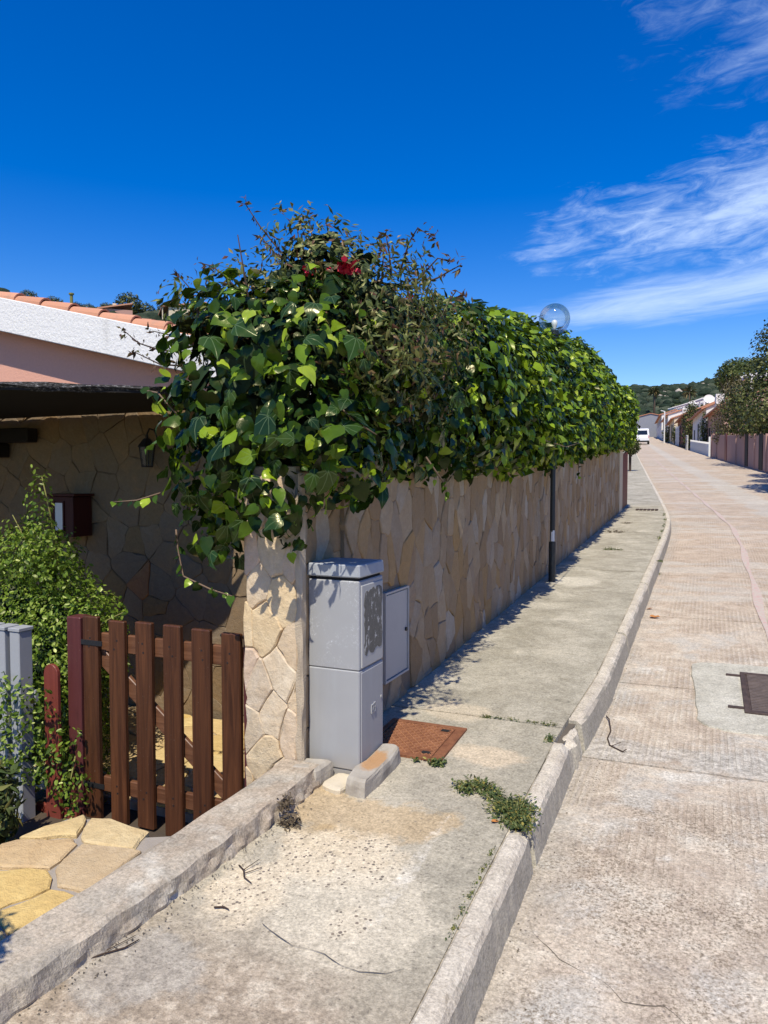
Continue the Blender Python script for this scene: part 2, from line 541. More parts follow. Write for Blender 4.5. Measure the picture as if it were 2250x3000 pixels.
        c = g.mix(g.m('MULTIPLY', g.sstep(g.noise(p, 3.2, 5, 0.65, 0.4), 0.55, 0.68), 0.65), c, (0.62, 0.59, 0.53))
        c = g.mix(g.m('MULTIPLY', g.sstep(g.noise(p, 2.3, 5, 0.65), 0.55, 0.45), 0.45), c, (0.34, 0.26, 0.19))
        peb2 = g.m('MULTIPLY', g.m('LESS_THAN', vd, 0.3), g.m('GREATER_THAN', vc, 0.78))
        c = g.mix(g.m('MULTIPLY', peb2, 0.5), c, g.mix(fin, (0.45, 0.40, 0.30), (0.20, 0.17, 0.14)))
        rib = None
    else:                                                       # pale repair concrete
        c = g.ramp(med, [(0.3, (0.37, 0.355, 0.31)), (0.5, (0.46, 0.445, 0.39)), (0.7, (0.55, 0.535, 0.48))])
        rib = None
    fin2 = g.noise(p, 16, 5, 0.7, 0.2)
    tone = g.n('ShaderNodeObjectInfo').outputs['Random'] if kind in ('walk', 'road', 'kerb') else 0.5
    spk = g.noise(p, 88, 2, 0.5)
    v = g.m('ADD', -0.66, g.m('ADD', g.m('MULTIPLY', fin, 0.75), g.m('ADD', g.m('MULTIPLY', grit, 0.75), g.m('ADD', g.m('MULTIPLY', fin2, 0.6), g.m('ADD', g.m('MULTIPLY', tone, 0.09), g.m('MULTIPLY', spk, 1.1))))))
    v = g.m('MAXIMUM', g.m('ADD', v, 0.07), 0.25)
    c = g.mix(1.0, c, (1.02, 1.0, 0.93), 'MULTIPLY')
    c = g.mix(1.0, c, g.n('ShaderNodeCombineColor', {}, {0: v, 1: v, 2: v}).outputs[0], 'MULTIPLY')
    h = g.m('ADD', g.m('MULTIPLY', med, 0.8), g.m('ADD', fin, g.m('MULTIPLY', grit, 0.5)))
    if rib is not None:
        h = g.m('ADD', h, g.m('MULTIPLY', rib, 0.9))
    finish(g, out, c, 0.9, h, 0.55, 0.010, spec=0.15)
    return m


M['walk'] = m_concrete('pavement_concrete', 'walk')
M['road'] = m_concrete('road_concrete', 'road')
M['kerb'] = m_concrete('kerb_concrete', 'kerb')
M['coping'] = m_concrete('coping_concrete', 'coping')
M['repair'] = m_concrete('repair_concrete', 'repair')
M['soil_and_gate_shade'] = m_plain('soil_and_gate_shade', (0.075, 0.056, 0.04), 0.95, 0.4, 6, 0.8)  # base ground; its dark tone also stands for the shade under the gate
M['dirt'] = m_plain('joint_dirt', (0.13, 0.11, 0.085), 0.95, 0.4, 12, 0.6)


def m_line(name, col):
    m, g, out = new_mat(name)
    p = wpos(g)
    n = g.noise(p, 26, 5, 0.75, 0.3)
    c = g.mix(g.sstep(n, 0.38, 0.56), (*col, 1), (0.52, 0.46, 0.385, 1))
    finish(g, out, c, 0.9, n, 0.3, 0.006, spec=0.15)
    return m


M['pink_line'] = m_line('faded_pink_paint', (0.55, 0.355, 0.32))


def m_render(name, col, scale=60, bstr=0.5, stain=0.0):
    m, g, out = new_mat(name)
    p = wpos(g)
    n = g.noise(p, scale, 4, 0.6)
    b = g.noise(g.scale_vec(p, (1, 1, 0.25)), 2.5, 5, 0.6)
    v = g.m('ADD', 0.90, g.m('MULTIPLY', n, 0.18))
    c = g.mix(1.0, (*col, 1), g.n('ShaderNodeCombineColor', {}, {0: v, 1: v, 2: v}).outputs[0], 'MULTIPLY')
    if stain:
        c = g.mix(g.m('MULTIPLY', g.sstep(b, 0.55, 0.72), stain), c, (0.42, 0.40, 0.36))
    finish(g, out, c, 0.9, n, bstr, 0.01, spec=0.15)
    return m


M['white_plaster'] = m_render('white_plaster', (0.80, 0.78, 0.74), 45, 0.7, 0.4)
M['pink_plaster'] = m_render('pink_plaster', (0.70, 0.37, 0.27), 50, 0.5)
M['far_white'] = m_render('far_white_plaster', (0.76, 0.74, 0.70), 8, 0.1, 0.25)
M['far_cream'] = m_render('far_cream_plaster', (0.70, 0.58, 0.40), 8, 0.1, 0.2)
M['far_grey'] = m_render('far_grey_plaster', (0.26, 0.27, 0.30), 8, 0.1, 0.2)
M['far_pink'] = m_render('far_pink_plaster', (0.52, 0.30, 0.235), 8, 0.1, 0.2)
M['far_rust'] = m_render('far_rust_plaster', (0.36, 0.185, 0.125), 8, 0.1, 0.2)
M['pink_boundary'] = m_render('boundary_plaster', (0.42, 0.265, 0.22), 10, 0.2, 0.3)


def m_tile(name, col):
    m, g, out = new_mat(name)
    r = g.m('ADD', g.n('ShaderNodeNewGeometry').outputs['Random Per Island'], g.n('ShaderNodeObjectInfo').outputs['Random'])
    r = g.m('FRACT', r)
    p = wpos(g)
    n = g.noise(p, 9, 5, 0.65)
    c = g.mix(r, (*col, 1), (col[0] * 0.78, col[1] * 0.72, col[2] * 0.7, 1))
    c = g.mix(g.m('MULTIPLY', g.sstep(n, 0.5, 0.75), 0.4), c, (0.34, 0.24, 0.18))
    finish(g, out, c, 0.85, g.noise(p, 80, 3), 0.25, 0.004, spec=0.2)
    return m


M['tile'] = m_tile('terracotta_tile', (0.62, 0.31, 0.19))


def m_wood(name, a, b, rough=0.45, axis=2, spec=0.4):
    m, g, out = new_mat(name)
    tc = opos(g)
    r = g.n('ShaderNodeObjectInfo').outputs['Random']
    off = g.n('ShaderNodeVectorMath', {'operation': 'ADD'}, {0: tc, 1: g.n('ShaderNodeCombineXYZ', {}, {0: g.m('MULTIPLY', r, 13), 1: g.m('MULTIPLY', r, 5), 2: g.m('MULTIPLY', r, 17)}).outputs[0]}).outputs[0]
    s = [34, 34, 34]
    s[axis] = 1.6
    n = g.noise(g.scale_vec(off, tuple(s)), 1.0, 6, 0.65, 1.2)
    s2 = [9, 9, 9]
    s2[axis] = 2.2
    kn = g.noise(g.scale_vec(off, tuple(s2)), 1.0, 3, 0.5, 0.5)
    c = g.ramp(n, [(0.3, a), (0.68, b)])
    c = g.mix(g.m('MULTIPLY', g.sstep(kn, 0.58, 0.75), 0.7), c, (a[0] * 0.55, a[1] * 0.55, a[2] * 0.5))
    c = g.mix(g.m('MULTIPLY', r, 0.3), c, (a[0], a[1], a[2]))
    dust = g.noise(off, 120, 2, 0.6)
    c = g.mix(g.m('MULTIPLY', g.sstep(dust, 0.72, 0.78), 0.5), c, (0.4, 0.33, 0.27))
    finish(g, out, c, rough, n, 0.3, 0.003, spec=spec)
    return m


M['gate_wood'] = m_wood('stained_wood', (0.040, 0.014, 0.007), (0.135, 0.050, 0.020))
M['gate_wood_x'] = m_wood('stained_wood_rail', (0.085, 0.033, 0.016), (0.21, 0.095, 0.048), axis=0)
M['red_wood'] = m_wood('red_painted_wood', (0.16, 0.034, 0.024), (0.23, 0.052, 0.036), 0.5)
M['plum_wood'] = m_wood('plum_painted_wood', (0.085, 0.022, 0.022), (0.13, 0.036, 0.034), 0.5)
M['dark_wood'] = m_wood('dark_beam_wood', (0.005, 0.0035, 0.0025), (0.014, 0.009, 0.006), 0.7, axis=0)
M['box_wood'] = m_wood('oxblood_wood', (0.045, 0.008, 0.007), (0.075, 0.014, 0.012), 0.5)


def m_cabinet(name, streaks):
    m, g, out = new_mat(name)
    p = wpos(g)
    n = g.noise(p, 5, 5, 0.6)
    f = g.noise(p, 130, 3, 0.7)
    c = g.mix(n, (0.31, 0.315, 0.32), (0.37, 0.372, 0.375))
    if streaks:
        s = g.noise(g.scale_vec(p, (1, 1, 0.8)), 46, 5, 0.8, 1.8)
        area = g.sstep(g.noise(p, 7, 3, 0.6), 0.44, 0.62)
        c = g.mix(g.m('MULTIPLY', g.m('MULTIPLY', g.sstep(s, 0.54, 0.66), area), 0.85), c, (0.62, 0.64, 0.67))
        c = g.mix(g.m('MULTIPLY', g.sstep(f, 0.6, 0.75), 0.25), c, (0.44, 0.46, 0.49))
    else:
        s = g.noise(g.scale_vec(p, (9, 9, 1.2)), 1.0, 5, 0.6)
        c = g.mix(g.m('MULTIPLY', g.sstep(s, 0.5, 0.7), 0.3), c, (0.40, 0.42, 0.44))
    z = g.n('ShaderNodeSeparateXYZ', {}, {0: p}).outputs[2]
    low = g.m('SUBTRACT', 1.0, g.sstep(g.m('ADD', z, g.m('MULTIPLY', n, 0.2)), 0.26, 0.42))
    c = g.mix(g.m('MULTIPLY', low, 0.5), c, (0.36, 0.315, 0.25))
    finish(g, out, c, 0.62, f, 0.12, 0.002, spec=0.3)
    return m


M['cab'] = m_cabinet('grey_fibreglass', False)
M['cab_worn'] = m_cabinet('weathered_fibreglass', True)
M['cab_pale'] = m_plain('pale_grey_panel', (0.40, 0.40, 0.385), 0.6, 0.15, 6, 0.1)
M['cab_lid'] = m_plain('dusty_grey_lid', (0.34, 0.36, 0.385), 0.8, 0.3, 9, 0.25)
M['gap'] = m_plain('dark_gap', (0.02, 0.02, 0.02), 0.9, 0.2, 10, 0.1)


def m_poster(name):
    m, g, out = new_mat(name)
    p = wpos(g)
    n = g.noise(g.scale_vec(p, (1, 1, 0.45)), 26, 6, 0.75, 0.6)
    n2 = g.noise(p, 9, 4, 0.6)
    x = g.m('ADD', g.m('MULTIPLY', n, 0.65), g.m('MULTIPLY', n2, 0.35))
    c = g.mix(g.noise(p, 60, 3), (0.105, 0.10, 0.085), (0.20, 0.19, 0.165))
    c = g.mix(g.sstep(x, 0.555, 0.59), c, (0.52, 0.51, 0.47))
    finish(g, out, c, 0.9, n, 0.5, 0.003, spec=0.1)
    return m


M['poster'] = m_poster('torn_poster_glue')
M['paper'] = m_plain('white_sticker_paper', (0.78, 0.78, 0.76), 0.7, 0.1, 30, 0.05)
M['pole'] = m_plain('dark_green_grey_paint', (0.022, 0.028, 0.032), 0.42, 0.3, 14, 0.1, spec=0.5)
M['bulb'] = m_plain('white_bulb_glass', (0.85, 0.84, 0.80), 0.25, 0.03, 10, 0.0, spec=0.5)
M['iron'] = m_plain('wrought_iron', (0.016, 0.016, 0.018), 0.5, 0.3, 20, 0.2, spec=0.5)
M['grey_paint'] = m_plain('light_grey_paint', (0.36, 0.37, 0.38), 0.55, 0.12, 6, 0.1)
M['steel_door'] = m_plain('grey_painted_steel', (0.46, 0.45, 0.42), 0.5, 0.1, 4, 0.05)
M['felt'] = None


def m_felt():
    m, g, out = new_mat('roofing_felt')
    p = wpos(g)
    n = g.noise(g.scale_vec(p, (1, 1, 2.5)), 46, 5, 0.8, 0.5)
    c = g.ramp(n, [(0.45, (0.03, 0.028, 0.026)), (0.56, (0.10, 0.095, 0.09)), (0.66, (0.42, 0.41, 0.40))])
    finish(g, out, c, 0.95, n, 0.8, 0.01, spec=0.1)
    return m


M['felt'] = m_felt()


def m_rust(name, a, b):
    m, g, out = new_mat(name)
    p = wpos(g)
    n = g.noise(p, 14, 6, 0.7, 0.3)
    f = g.noise(p, 120, 3, 0.7)
    c = g.ramp(g.m('ADD', g.m('MULTIPLY', n, 0.7), g.m('MULTIPLY', f, 0.3)), [(0.35, a), (0.62, b)])
    finish(g, out, c, 0.75, f, 0.4, 0.003, metal=0.15, spec=0.3)
    return m


M['rust'] = m_rust('rusty_iron', (0.15, 0.055, 0.028), (0.31, 0.135, 0.065))
M['rust_tread'] = m_rust('worn_rusty_tread', (0.24, 0.10, 0.045), (0.42, 0.20, 0.10))
M['cast_worn'] = m_rust('worn_cast_iron', (0.11, 0.085, 0.075), (0.20, 0.155, 0.13))
M['cast'] = m_rust('dark_cast_iron', (0.045, 0.034, 0.030), (0.11, 0.075, 0.062))


def m_block(name):
    m, g, out = new_mat(name)
    p = wpos(g)
    n = g.noise(p, 8, 6, 0.65, 0.3)
    c = g.ramp(n, [(0.3, (0.30, 0.265, 0.215)), (0.5, (0.40, 0.36, 0.295)), (0.7, (0.48, 0.44, 0.37))])
    nz = g.n('ShaderNodeSeparateXYZ', {}, {0: g.n('ShaderNodeNewGeometry').outputs['Normal']}).outputs[2]
    c = g.mix(g.m('MULTIPLY', g.m('MULTIPLY', g.blob(p, (-1.455, 3.20), (0.05, 0.13), 0.6, 12), g.sstep(nz, 0.5, 0.9)), 0.8), c, (0.46, 0.24, 0.09))
    finish(g, out, c, 0.9, g.m('ADD', n, g.noise(p, 90, 3)), 0.5, 0.006, spec=0.15)
    return m


M['block'] = m_block('worn_concrete_block')
M['pale_stone'] = m_plain('pale_fill', (0.62, 0.54, 0.40), 0.9, 0.2, 12, 0.5)


def m_leaf(name, stops, rough=0.35, transl=0.35, veins=False, spec=0.5, objrand=False):
    m, g, out = new_mat(name)
    rnd = g.n('ShaderNodeNewGeometry').outputs['Random Per Island']
    if objrand:
        rnd = g.n('ShaderNodeObjectInfo').outputs['Random']
    c = g.ramp(rnd, stops)
    p = wpos(g)
    n = g.noise(p, 24, 4, 0.6)
    v = g.m('ADD', 0.78, g.m('MULTIPLY', n, 0.44))
    c = g.mix(1.0, c, g.n('ShaderNodeCombineColor', {}, {0: v, 1: v, 2: v}).outputs[0], 'MULTIPLY')
    bump = n
    if veins:
        tc = g.n('ShaderNodeSeparateXYZ', {}, {0: opos(g)})
        ax = g.m('ABSOLUTE', tc.outputs[0])
        ang = g.m('ARCTAN2', ax, g.m('ADD', tc.outputs[1], 0.02))
        rr = g.m('SQRT', g.m('ADD', g.m('MULTIPLY', ax, ax), g.m('MULTIPLY', tc.outputs[1], tc.outputs[1])))
        best = None
        for a in (0.0, 0.62, 1.25, 1.9):
            d = g.m('MULTIPLY', g.m('ABSOLUTE', g.m('SUBTRACT', ang, a)), rr)
            best = d if best is None else g.m('MINIMUM', best, d)
        vn = g.m('SUBTRACT', 1.0, g.sstep(best, 0.004, 0.022))
        c = g.mix(g.m('MULTIPLY', vn, 0.42), c, g.mix(0.6, c, (0.30, 0.42, 0.20)))
        bump = g.m('SUBTRACT', n, g.m('MULTIPLY', vn, 0.6))
    b = g.n('ShaderNodeBump', {}, {'Strength': 0.25, 'Distance': 0.008, 'Height': bump})
    pr = g.n('ShaderNodeBsdfPrincipled', {}, {'Base Color': c, 'Roughness': rough, 'Specular IOR Level': spec, 'Specular Tint': (1.0, 0.95, 0.62, 1), 'Normal': b.outputs[0]})
    tcl = g.mix(0.65, c, (0.36, 0.52, 0.03))
    tcl = g.mix(1.0, tcl, g.mix(0.5, c, (0.5, 0.5, 0.5)), 'MULTIPLY')
    tl = g.n('ShaderNodeBsdfTranslucent', {}, {'Color': g.mix(0.45, c, tcl)})
    ms = g.n('ShaderNodeMixShader', {}, {0: transl, 1: pr.outputs[0], 2: tl.outputs[0]})
    g.nt.links.new(ms.outputs[0], out.inputs[0])
    return m


D1, D2, MID, YG, PALE = (0.011, 0.028, 0.005), (0.022, 0.050, 0.006), (0.058, 0.112, 0.009), (0.27, 0.39, 0.018), (0.42, 0.52, 0.06)
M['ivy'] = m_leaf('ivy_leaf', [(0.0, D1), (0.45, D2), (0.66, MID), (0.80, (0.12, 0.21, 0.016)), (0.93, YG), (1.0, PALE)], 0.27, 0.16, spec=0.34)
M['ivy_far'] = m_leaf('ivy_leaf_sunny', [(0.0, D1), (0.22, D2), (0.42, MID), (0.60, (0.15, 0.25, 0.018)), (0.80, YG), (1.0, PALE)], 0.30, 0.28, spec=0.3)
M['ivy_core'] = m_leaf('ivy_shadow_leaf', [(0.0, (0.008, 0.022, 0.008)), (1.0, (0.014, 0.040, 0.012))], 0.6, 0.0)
M['leaf_dark'] = m_leaf('ivy_leaf_dark', [(0.0, (0.010, 0.027, 0.007)), (0.5, (0.020, 0.048, 0.009)), (1.0, (0.038, 0.078, 0.012))], 0.24, 0.08, True, 0.36, True)
M['leaf_young'] = m_leaf('ivy_leaf_young', [(0.0, (0.10, 0.20, 0.020)), (0.6, YG), (1.0, PALE)], 0.26, 0.35, True, 0.5, True)
M['shrub'] = m_leaf('shrub_leaf', [(0.0, (0.040, 0.058, 0.014)), (0.35, (0.085, 0.115, 0.026)), (0.65, (0.165, 0.19, 0.05)), (0.84, (0.20, 0.17, 0.06)), (0.93, (0.14, 0.075, 0.04)), (1.0, (0.115, 0.042, 0.03))], 0.45, 0.2)
M['shoot'] = m_leaf('bronze_shoot_leaf', [(0.0, (0.10, 0.045, 0.03)), (0.5, (0.14, 0.07, 0.04)), (1.0, (0.085, 0.09, 0.03))], 0.45, 0.2)
M['bush'] = m_leaf('privet_leaf', [(0.0, (0.045, 0.085, 0.010)), (0.4, (0.12, 0.20, 0.022)), (0.75, (0.21, 0.31, 0.035)), (1.0, (0.34, 0.42, 0.08))], 0.36, 0.3)
M['weed'] = m_leaf('weed_leaf', [(0.0, (0.045, 0.075, 0.022)), (0.55, (0.085, 0.125, 0.04)), (0.85, (0.14, 0.17, 0.06)), (1.0, (0.40, 0.32, 0.07))], 0.5, 0.2)
M['dry_weed'] = m_leaf('dry_weed_leaf', [(0.0, (0.07, 0.05, 0.035)), (1.0, (0.16, 0.12, 0.08))], 0.7, 0.1)
M['tree_dark'] = m_leaf('dark_evergreen_leaf', [(0.0, (0.020, 0.028, 0.008)), (0.5, (0.050, 0.064, 0.018)), (0.85, (0.105, 0.12, 0.030)), (1.0, (0.19, 0.19, 0.05))], 0.5, 0.15)
M['tree_olive'] = m_leaf('olive_bush_leaf', [(0.0, (0.07, 0.060, 0.028)), (0.5, (0.15, 0.125, 0.062)), (1.0, (0.24, 0.20, 0.095))], 0.55, 0.2)
M['pine'] = m_leaf('pine_needles', [(0.0, (0.022, 0.040, 0.009)), (0.6, (0.060, 0.088, 0.020)), (1.0, (0.13, 0.15, 0.035))], 0.55, 0.1)
M['palm'] = m_leaf('palm_leaf', [(0.0, (0.05, 0.06, 0.025)), (0.6, (0.09, 0.10, 0.04)), (1.0, (0.20, 0.13, 0.06))], 0.5, 0.2)
M['stem'] = m_plain('woody_stem', (0.17, 0.115, 0.075), 0.85, 0.3, 30, 0.3)
M['twig'] = m_plain('dark_twig', (0.062, 0.04, 0.030), 0.85, 0.3, 30, 0.3)
M['green_stem'] = m_plain('green_stem', (0.22, 0.21, 0.06), 0.7, 0.2, 30, 0.2)
M['bark'] = m_plain('bark', (0.105, 0.075, 0.052), 0.9, 0.4, 10, 0.7)
M['petal'] = m_plain('crimson_petal', (0.46, 0.012, 0.035), 0.55, 0.25, 60, 0.2)
M['orange_leaf'] = m_plain('dead_orange_leaf', (0.46, 0.19, 0.05), 0.8, 0.3, 60, 0.3)


# ================================================================== SETTING
def lin(a, b, n):
    return [a + (b - a) * i / n for i in range(n + 1)]


# base ground sheet under everything
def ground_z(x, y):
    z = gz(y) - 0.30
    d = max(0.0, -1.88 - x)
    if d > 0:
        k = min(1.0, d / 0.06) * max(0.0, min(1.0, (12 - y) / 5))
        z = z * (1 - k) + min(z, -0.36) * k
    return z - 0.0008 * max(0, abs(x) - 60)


gx = sorted(set([-900, -600, -400, -250, -150, -90, -60, -40, -25, -15, -10, -7, -5, -4, -3, -2.4, -1.94, -1.88, -1.7, 0, 2, 4, 6, 9, 14, 25, 40, 60, 90, 150, 250, 400, 600, 900]))
gy = sorted(set([-600, -300, -150, -60, -20, -8, -3, 0, 2, 4, 5, 6, 7, 8, 9, 10, 11, 12, 14, 16, 18, 20] + list(range(25, 165, 8)) + [200, 300, 500, 900]))
heightgrid('ground', gx, gy, ground_z, M['soil_and_gate_shade'])


# road: concrete slabs between joints, each a shallow block
road = thing('road', 'ribbed pinkish concrete road running uphill', None, (0, 0, 0), kind='structure')
joints = [-6, -3.4, -0.8, 1.9, 4.2, 5.6, 7.8, 10.2, 12.8, 15.4, 18.2, 21, 24, 27, 30, 33.5, 37, 41, 45, 50, 55, 60, 66, 72, 80, 88, 98, 110, 125, 145, 170]
RW = 5.15
for a, b in zip(joints[:-1], joints[1:]):
    mb = MB()
    g2 = 0.010
    ny = 4
    ws = [0.0, 0.5, 1.3, 2.6, 3.9, RW]
    prev = None
    for t in lin(a + g2, b - g2, ny):
        row = [mb.bm.verts.new((cw(t) + w + 0.002, t, gz(t) - 0.18 + (0.012 if w > 0.4 else 0.0) * min(1, w))) for w in ws]
        if prev:
            for i in range(len(ws) - 1):
                mb.bm.faces.new((prev[i], prev[i + 1], row[i + 1], row[i]))
        else:
            lo = [mb.bm.verts.new(Vector(v.co) - Vector((0, 0, 0.1))) for v in row]
            for i in range(len(ws) - 1):
                mb.bm.faces.new((lo[i], lo[i + 1], row[i + 1], row[i]))
        prev = row
    lo = [mb.bm.verts.new(Vector(v.co) - Vector((0, 0, 0.1))) for v in prev]
    for i in range(len(ws) - 1):
        mb.bm.faces.new((prev[i], prev[i + 1], lo[i + 1], lo[i]))
    mb.build('slab', M['road'], road)
mb = MB()
for a, b in zip(joints[:-1], joints[1:]):
    for t0, t1 in zip(lin(a, b, 2)[:-1], lin(a, b, 2)[1:]):
        mb.quad((cw(t0), t0, gz(t0) - 0.20), (cw(t0) + RW, t0, gz(t0) - 0.20), (cw(t1) + RW, t1, gz(t1) - 0.20), (cw(t1), t1, gz(t1) - 0.20))
mb.build('joint_bed', M['dirt'], road)
# faded painted line along the cycle strip
mb = MB()
ts = lin(5.0, 60, 90)
for t0, t1 in zip(ts[:-1], ts[1:]):
    q = []
    for t, s in ((t0, -1), (t0, 1), (t1, 1), (t1, -1)):
        w = 1.10 + 0.034 * s + 0.02 * math.sin(t * 2.1 + s)
        q.append((cw(t) + w, t, gz(t) - 0.1625))
    mb.quad(*q)
o = mb.build('painted_line', M['pink_line'], road)

rckx = [(-0.56, 2.62), (-0.44, 2.50), (-0.33, 2.47), (-0.22, 2.38), (-0.10, 2.40), (0.05, 2.30), (0.22, 2.33), (0.4, 2.24)]
mb = MB()
cp = []
for (a, b) in zip(rckx[:-1], rckx[1:]):
    for s in (0, 0.2, 0.4, 0.6, 0.8):
        x, y = a[0] + (b[0] - a[0]) * s, a[1] + (b[1] - a[1]) * s
        cp.append((x, y + 0.010 * sn1(x, y, 0, 30), max(0.0008, 0.0028 + 0.0026 * sn1(x, y, 3, 22))))
def road_z(x, y):
    w = x - cw(y)
    return gz(y) - 0.18 + (0.012 * w if w < 0.5 else min(0.012, 0.006 + 0.0075 * (w - 0.5)))


for a, b in zip(cp[:-1], cp[1:]):
    ha, hb = a[2] * 0.55, b[2] * 0.55
    mb.quad((a[0], a[1] - ha, road_z(a[0], a[1]) + 0.0015), (b[0], b[1] - hb, road_z(b[0], b[1]) + 0.0015), (b[0], b[1] + hb, road_z(b[0], b[1]) + 0.0015), (a[0], a[1] + ha, road_z(a[0], a[1]) + 0.0015))
mb.build('crack', M['dirt'], road)

# pavement slabs
walk = thing('pavement', 'worn grey concrete pavement between wall and kerb', None, (0, 0, 0), kind='structure')
wj = [-4.0, -1.2, 1.0, 3.39, 4.12, 5.58, 7.78, 9.3, 11.2, 13.2, 15.4, 17.4, 19.6, 22, 24.5, 27.5, 31, 35, 40, 46, 54, 64, 78, 96, 120, 150]


def walk_in(t):
    """inner edge of the pavement"""
    if t < 2.95:
        return -1.80 - 0.09 * max(0, 2.4 - t)
    if t < 17:
        return -1.79
    return cw(t) - 1.15


for i, (a, b) in enumerate(zip(wj[:-1], wj[1:])):
    mb = MB()
    prev = None
    tilt = random.uniform(-0.004, 0.004)
    n = 12 if b < 6 else 4
    for t in lin(a + 0.005, b - 0.005, n):
        x0, x1 = walk_in(t), cw(t) - 0.0875
        row = []
        for k in range(9):
            x = x0 + (x1 - x0) * k / 8
            z = gz(t) + tilt + 0.004 * sn1(x, t, 0, 3.0)
            row.append(mb.bm.verts.new((x, t, z)))
        lo = [mb.bm.verts.new(v.co - Vector((0, 0, 0.1))) for v in (row[0], row[-1])]
        if prev:
            for k in range(8):
                mb.bm.faces.new((prev[0][k], prev[0][k + 1], row[k + 1], row[k]))
            mb.bm.faces.new((prev[0][-1], prev[1][1], lo[1], row[-1]))
        else:
            l2 = [mb.bm.verts.new(v.co - Vector((0, 0, 0.1))) for v in row]
            for k in range(8):
                mb.bm.faces.new((l2[k], l2[k + 1], row[k + 1], row[k]))
        prev = (row, lo)
    l2 = [mb.bm.verts.new(v.co - Vector((0, 0, 0.1))) for v in prev[0]]
    for k in range(8):
        mb.bm.faces.new((prev[0][k], prev[0][k + 1], l2[k + 1], l2[k]))
    mb.build('slab', M['walk'], walk)
mb = MB()
ts = lin(-4, 150, 80)
for t0, t1 in zip(ts[:-1], ts[1:]):
    mb.quad((walk_in(t0) - 0.1, t0, gz(t0) - 0.03), (cw(t0) - 0.05, t0, gz(t0) - 0.03), (cw(t1) - 0.05, t1, gz(t1) - 0.03), (walk_in(t1) - 0.1, t1, gz(t1) - 0.03))
mb.build('joint_bed', M['dirt'], walk)

mb = MB()
ck = [(-1.346, 2.054), (-1.281, 2.032), (-1.193, 1.994), (-1.14, 1.999), (-1.08, 2.002), (-1.007, 1.979), (-0.944, 1.97), (-0.869, 1.995), (-0.81, 2.05)]
cp = []
for (a, b) in zip(ck[:-1], ck[1:]):
    for s in (0, 0.25, 0.5, 0.75):
        x, y = a[0] + (b[0] - a[0]) * s, a[1] + (b[1] - a[1]) * s
        cp.append((x, y + 0.008 * sn1(x, y, 0, 26), 0.0016 + 0.0012 * sn1(x, y, 3, 30)))
for a, b in zip(cp[:-1], cp[1:]):
    wa, wb_ = max(0.0006, a[2]), max(0.0006, b[2])
    mb.quad((a[0], a[1] - wa, gz(a[1]) + 0.006), (b[0], b[1] - wb_, gz(b[1]) + 0.006), (b[0], b[1] + wb_, gz(b[1]) + 0.006), (a[0], a[1] + wa, gz(a[1]) + 0.006))
mb.build('crack', M['dirt'], walk)
# small dark gully grate set in the far pavement
mb = MB()
for k in range(6):
    mb.box(-1.47 + k * 0.08, -1.415 + k * 0.08, 17.15, 17.42, gz(17.3) - 0.01, gz(17.3) + 0.022)
tag(mb.build('gully_grate', M['cast']), 'small dark gully grate across the far pavement', 'grate')

# kerb: stones in a row, the nearest ones chipped and shifted
kerb = thing('kerb', 'pale worn concrete kerb edging the pavement', None, (0, 0, 0), kind='structure')


def sweep_kerb(a, b, shift=0.0, top=0.0, wid=0.088, chip=0.0, rough=0.0022):
    mb = MB()
    prev = None
    n = max(3, int((b - a) / (0.02 if b < 5 else (0.05 if b < 9 else 0.8))))
    for i, t in enumerate(lin(a, b, n)):
        e = cw(t) + shift
        z = gz(t) + top
        endk = min(i, n - i) * (b - a) / n / 0.10
        ch = chip * max(0.0, 1 - endk)
        nz = lambda k: rough * (sn1(t * 1.0, k * 3.1, 0.5, 12) + 0.7 * sn1(t, k * 2.1, 1.5, 60))
        prof = [(e - wid, z - 0.25), (e - wid + nz(1), z - 0.004), (e - wid + 0.012, z + 0.006 - ch), (e - 0.030 - ch + nz(2), z + 0.007 - ch + nz(5)),
                (e - 0.012 - ch + nz(3), z - 0.006 - ch), (e - ch * 0.6 + nz(4), z - 0.030), (e + 0.012 + nz(6), z - 0.185), (e + 0.012, z - 0.25)]
        row = [mb.bm.verts.new((x, t, zz)) for x, zz in prof]
        if prev:
            for k in range(len(prof) - 1):
                mb.bm.faces.new((prev[k], row[k], row[k + 1], prev[k + 1]))
        else:
            mb.bm.faces.new(row)
        prev = row
    mb.bm.faces.new(prev[::-1])
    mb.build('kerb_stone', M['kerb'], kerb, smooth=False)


sweep_kerb(-4.0, -1.5)
sweep_kerb(-1.49, 1.2)
sweep_kerb(1.21, 2.98, chip=0.02)
sweep_kerb(3.03, 3.93, top=-0.002, chip=0.016)
sweep_kerb(3.945, 4.27, shift=-0.004, top=-0.028, wid=0.06, chip=0.03, rough=0.010)
sweep_kerb(4.28, 6.35, chip=0.018)
sweep_kerb(6.36, 8.6, chip=0.008)
ks = [8.61, 10.9, 13.2, 15.5, 18, 20.5, 23, 26, 29, 33, 37, 42, 48, 56, 66, 80, 98, 120, 150]
for a, b in zip(ks[:-1], ks[1:]):
    sweep_kerb(a, b - 0.012)

# low rough coping between pavement and the sunken entrance
cop = MB()


def cop_r(t):
    return -1.66 - 0.085 * max(0.0, 2.75 - t) - 0.03 * max(0.0, 2.0 - t)


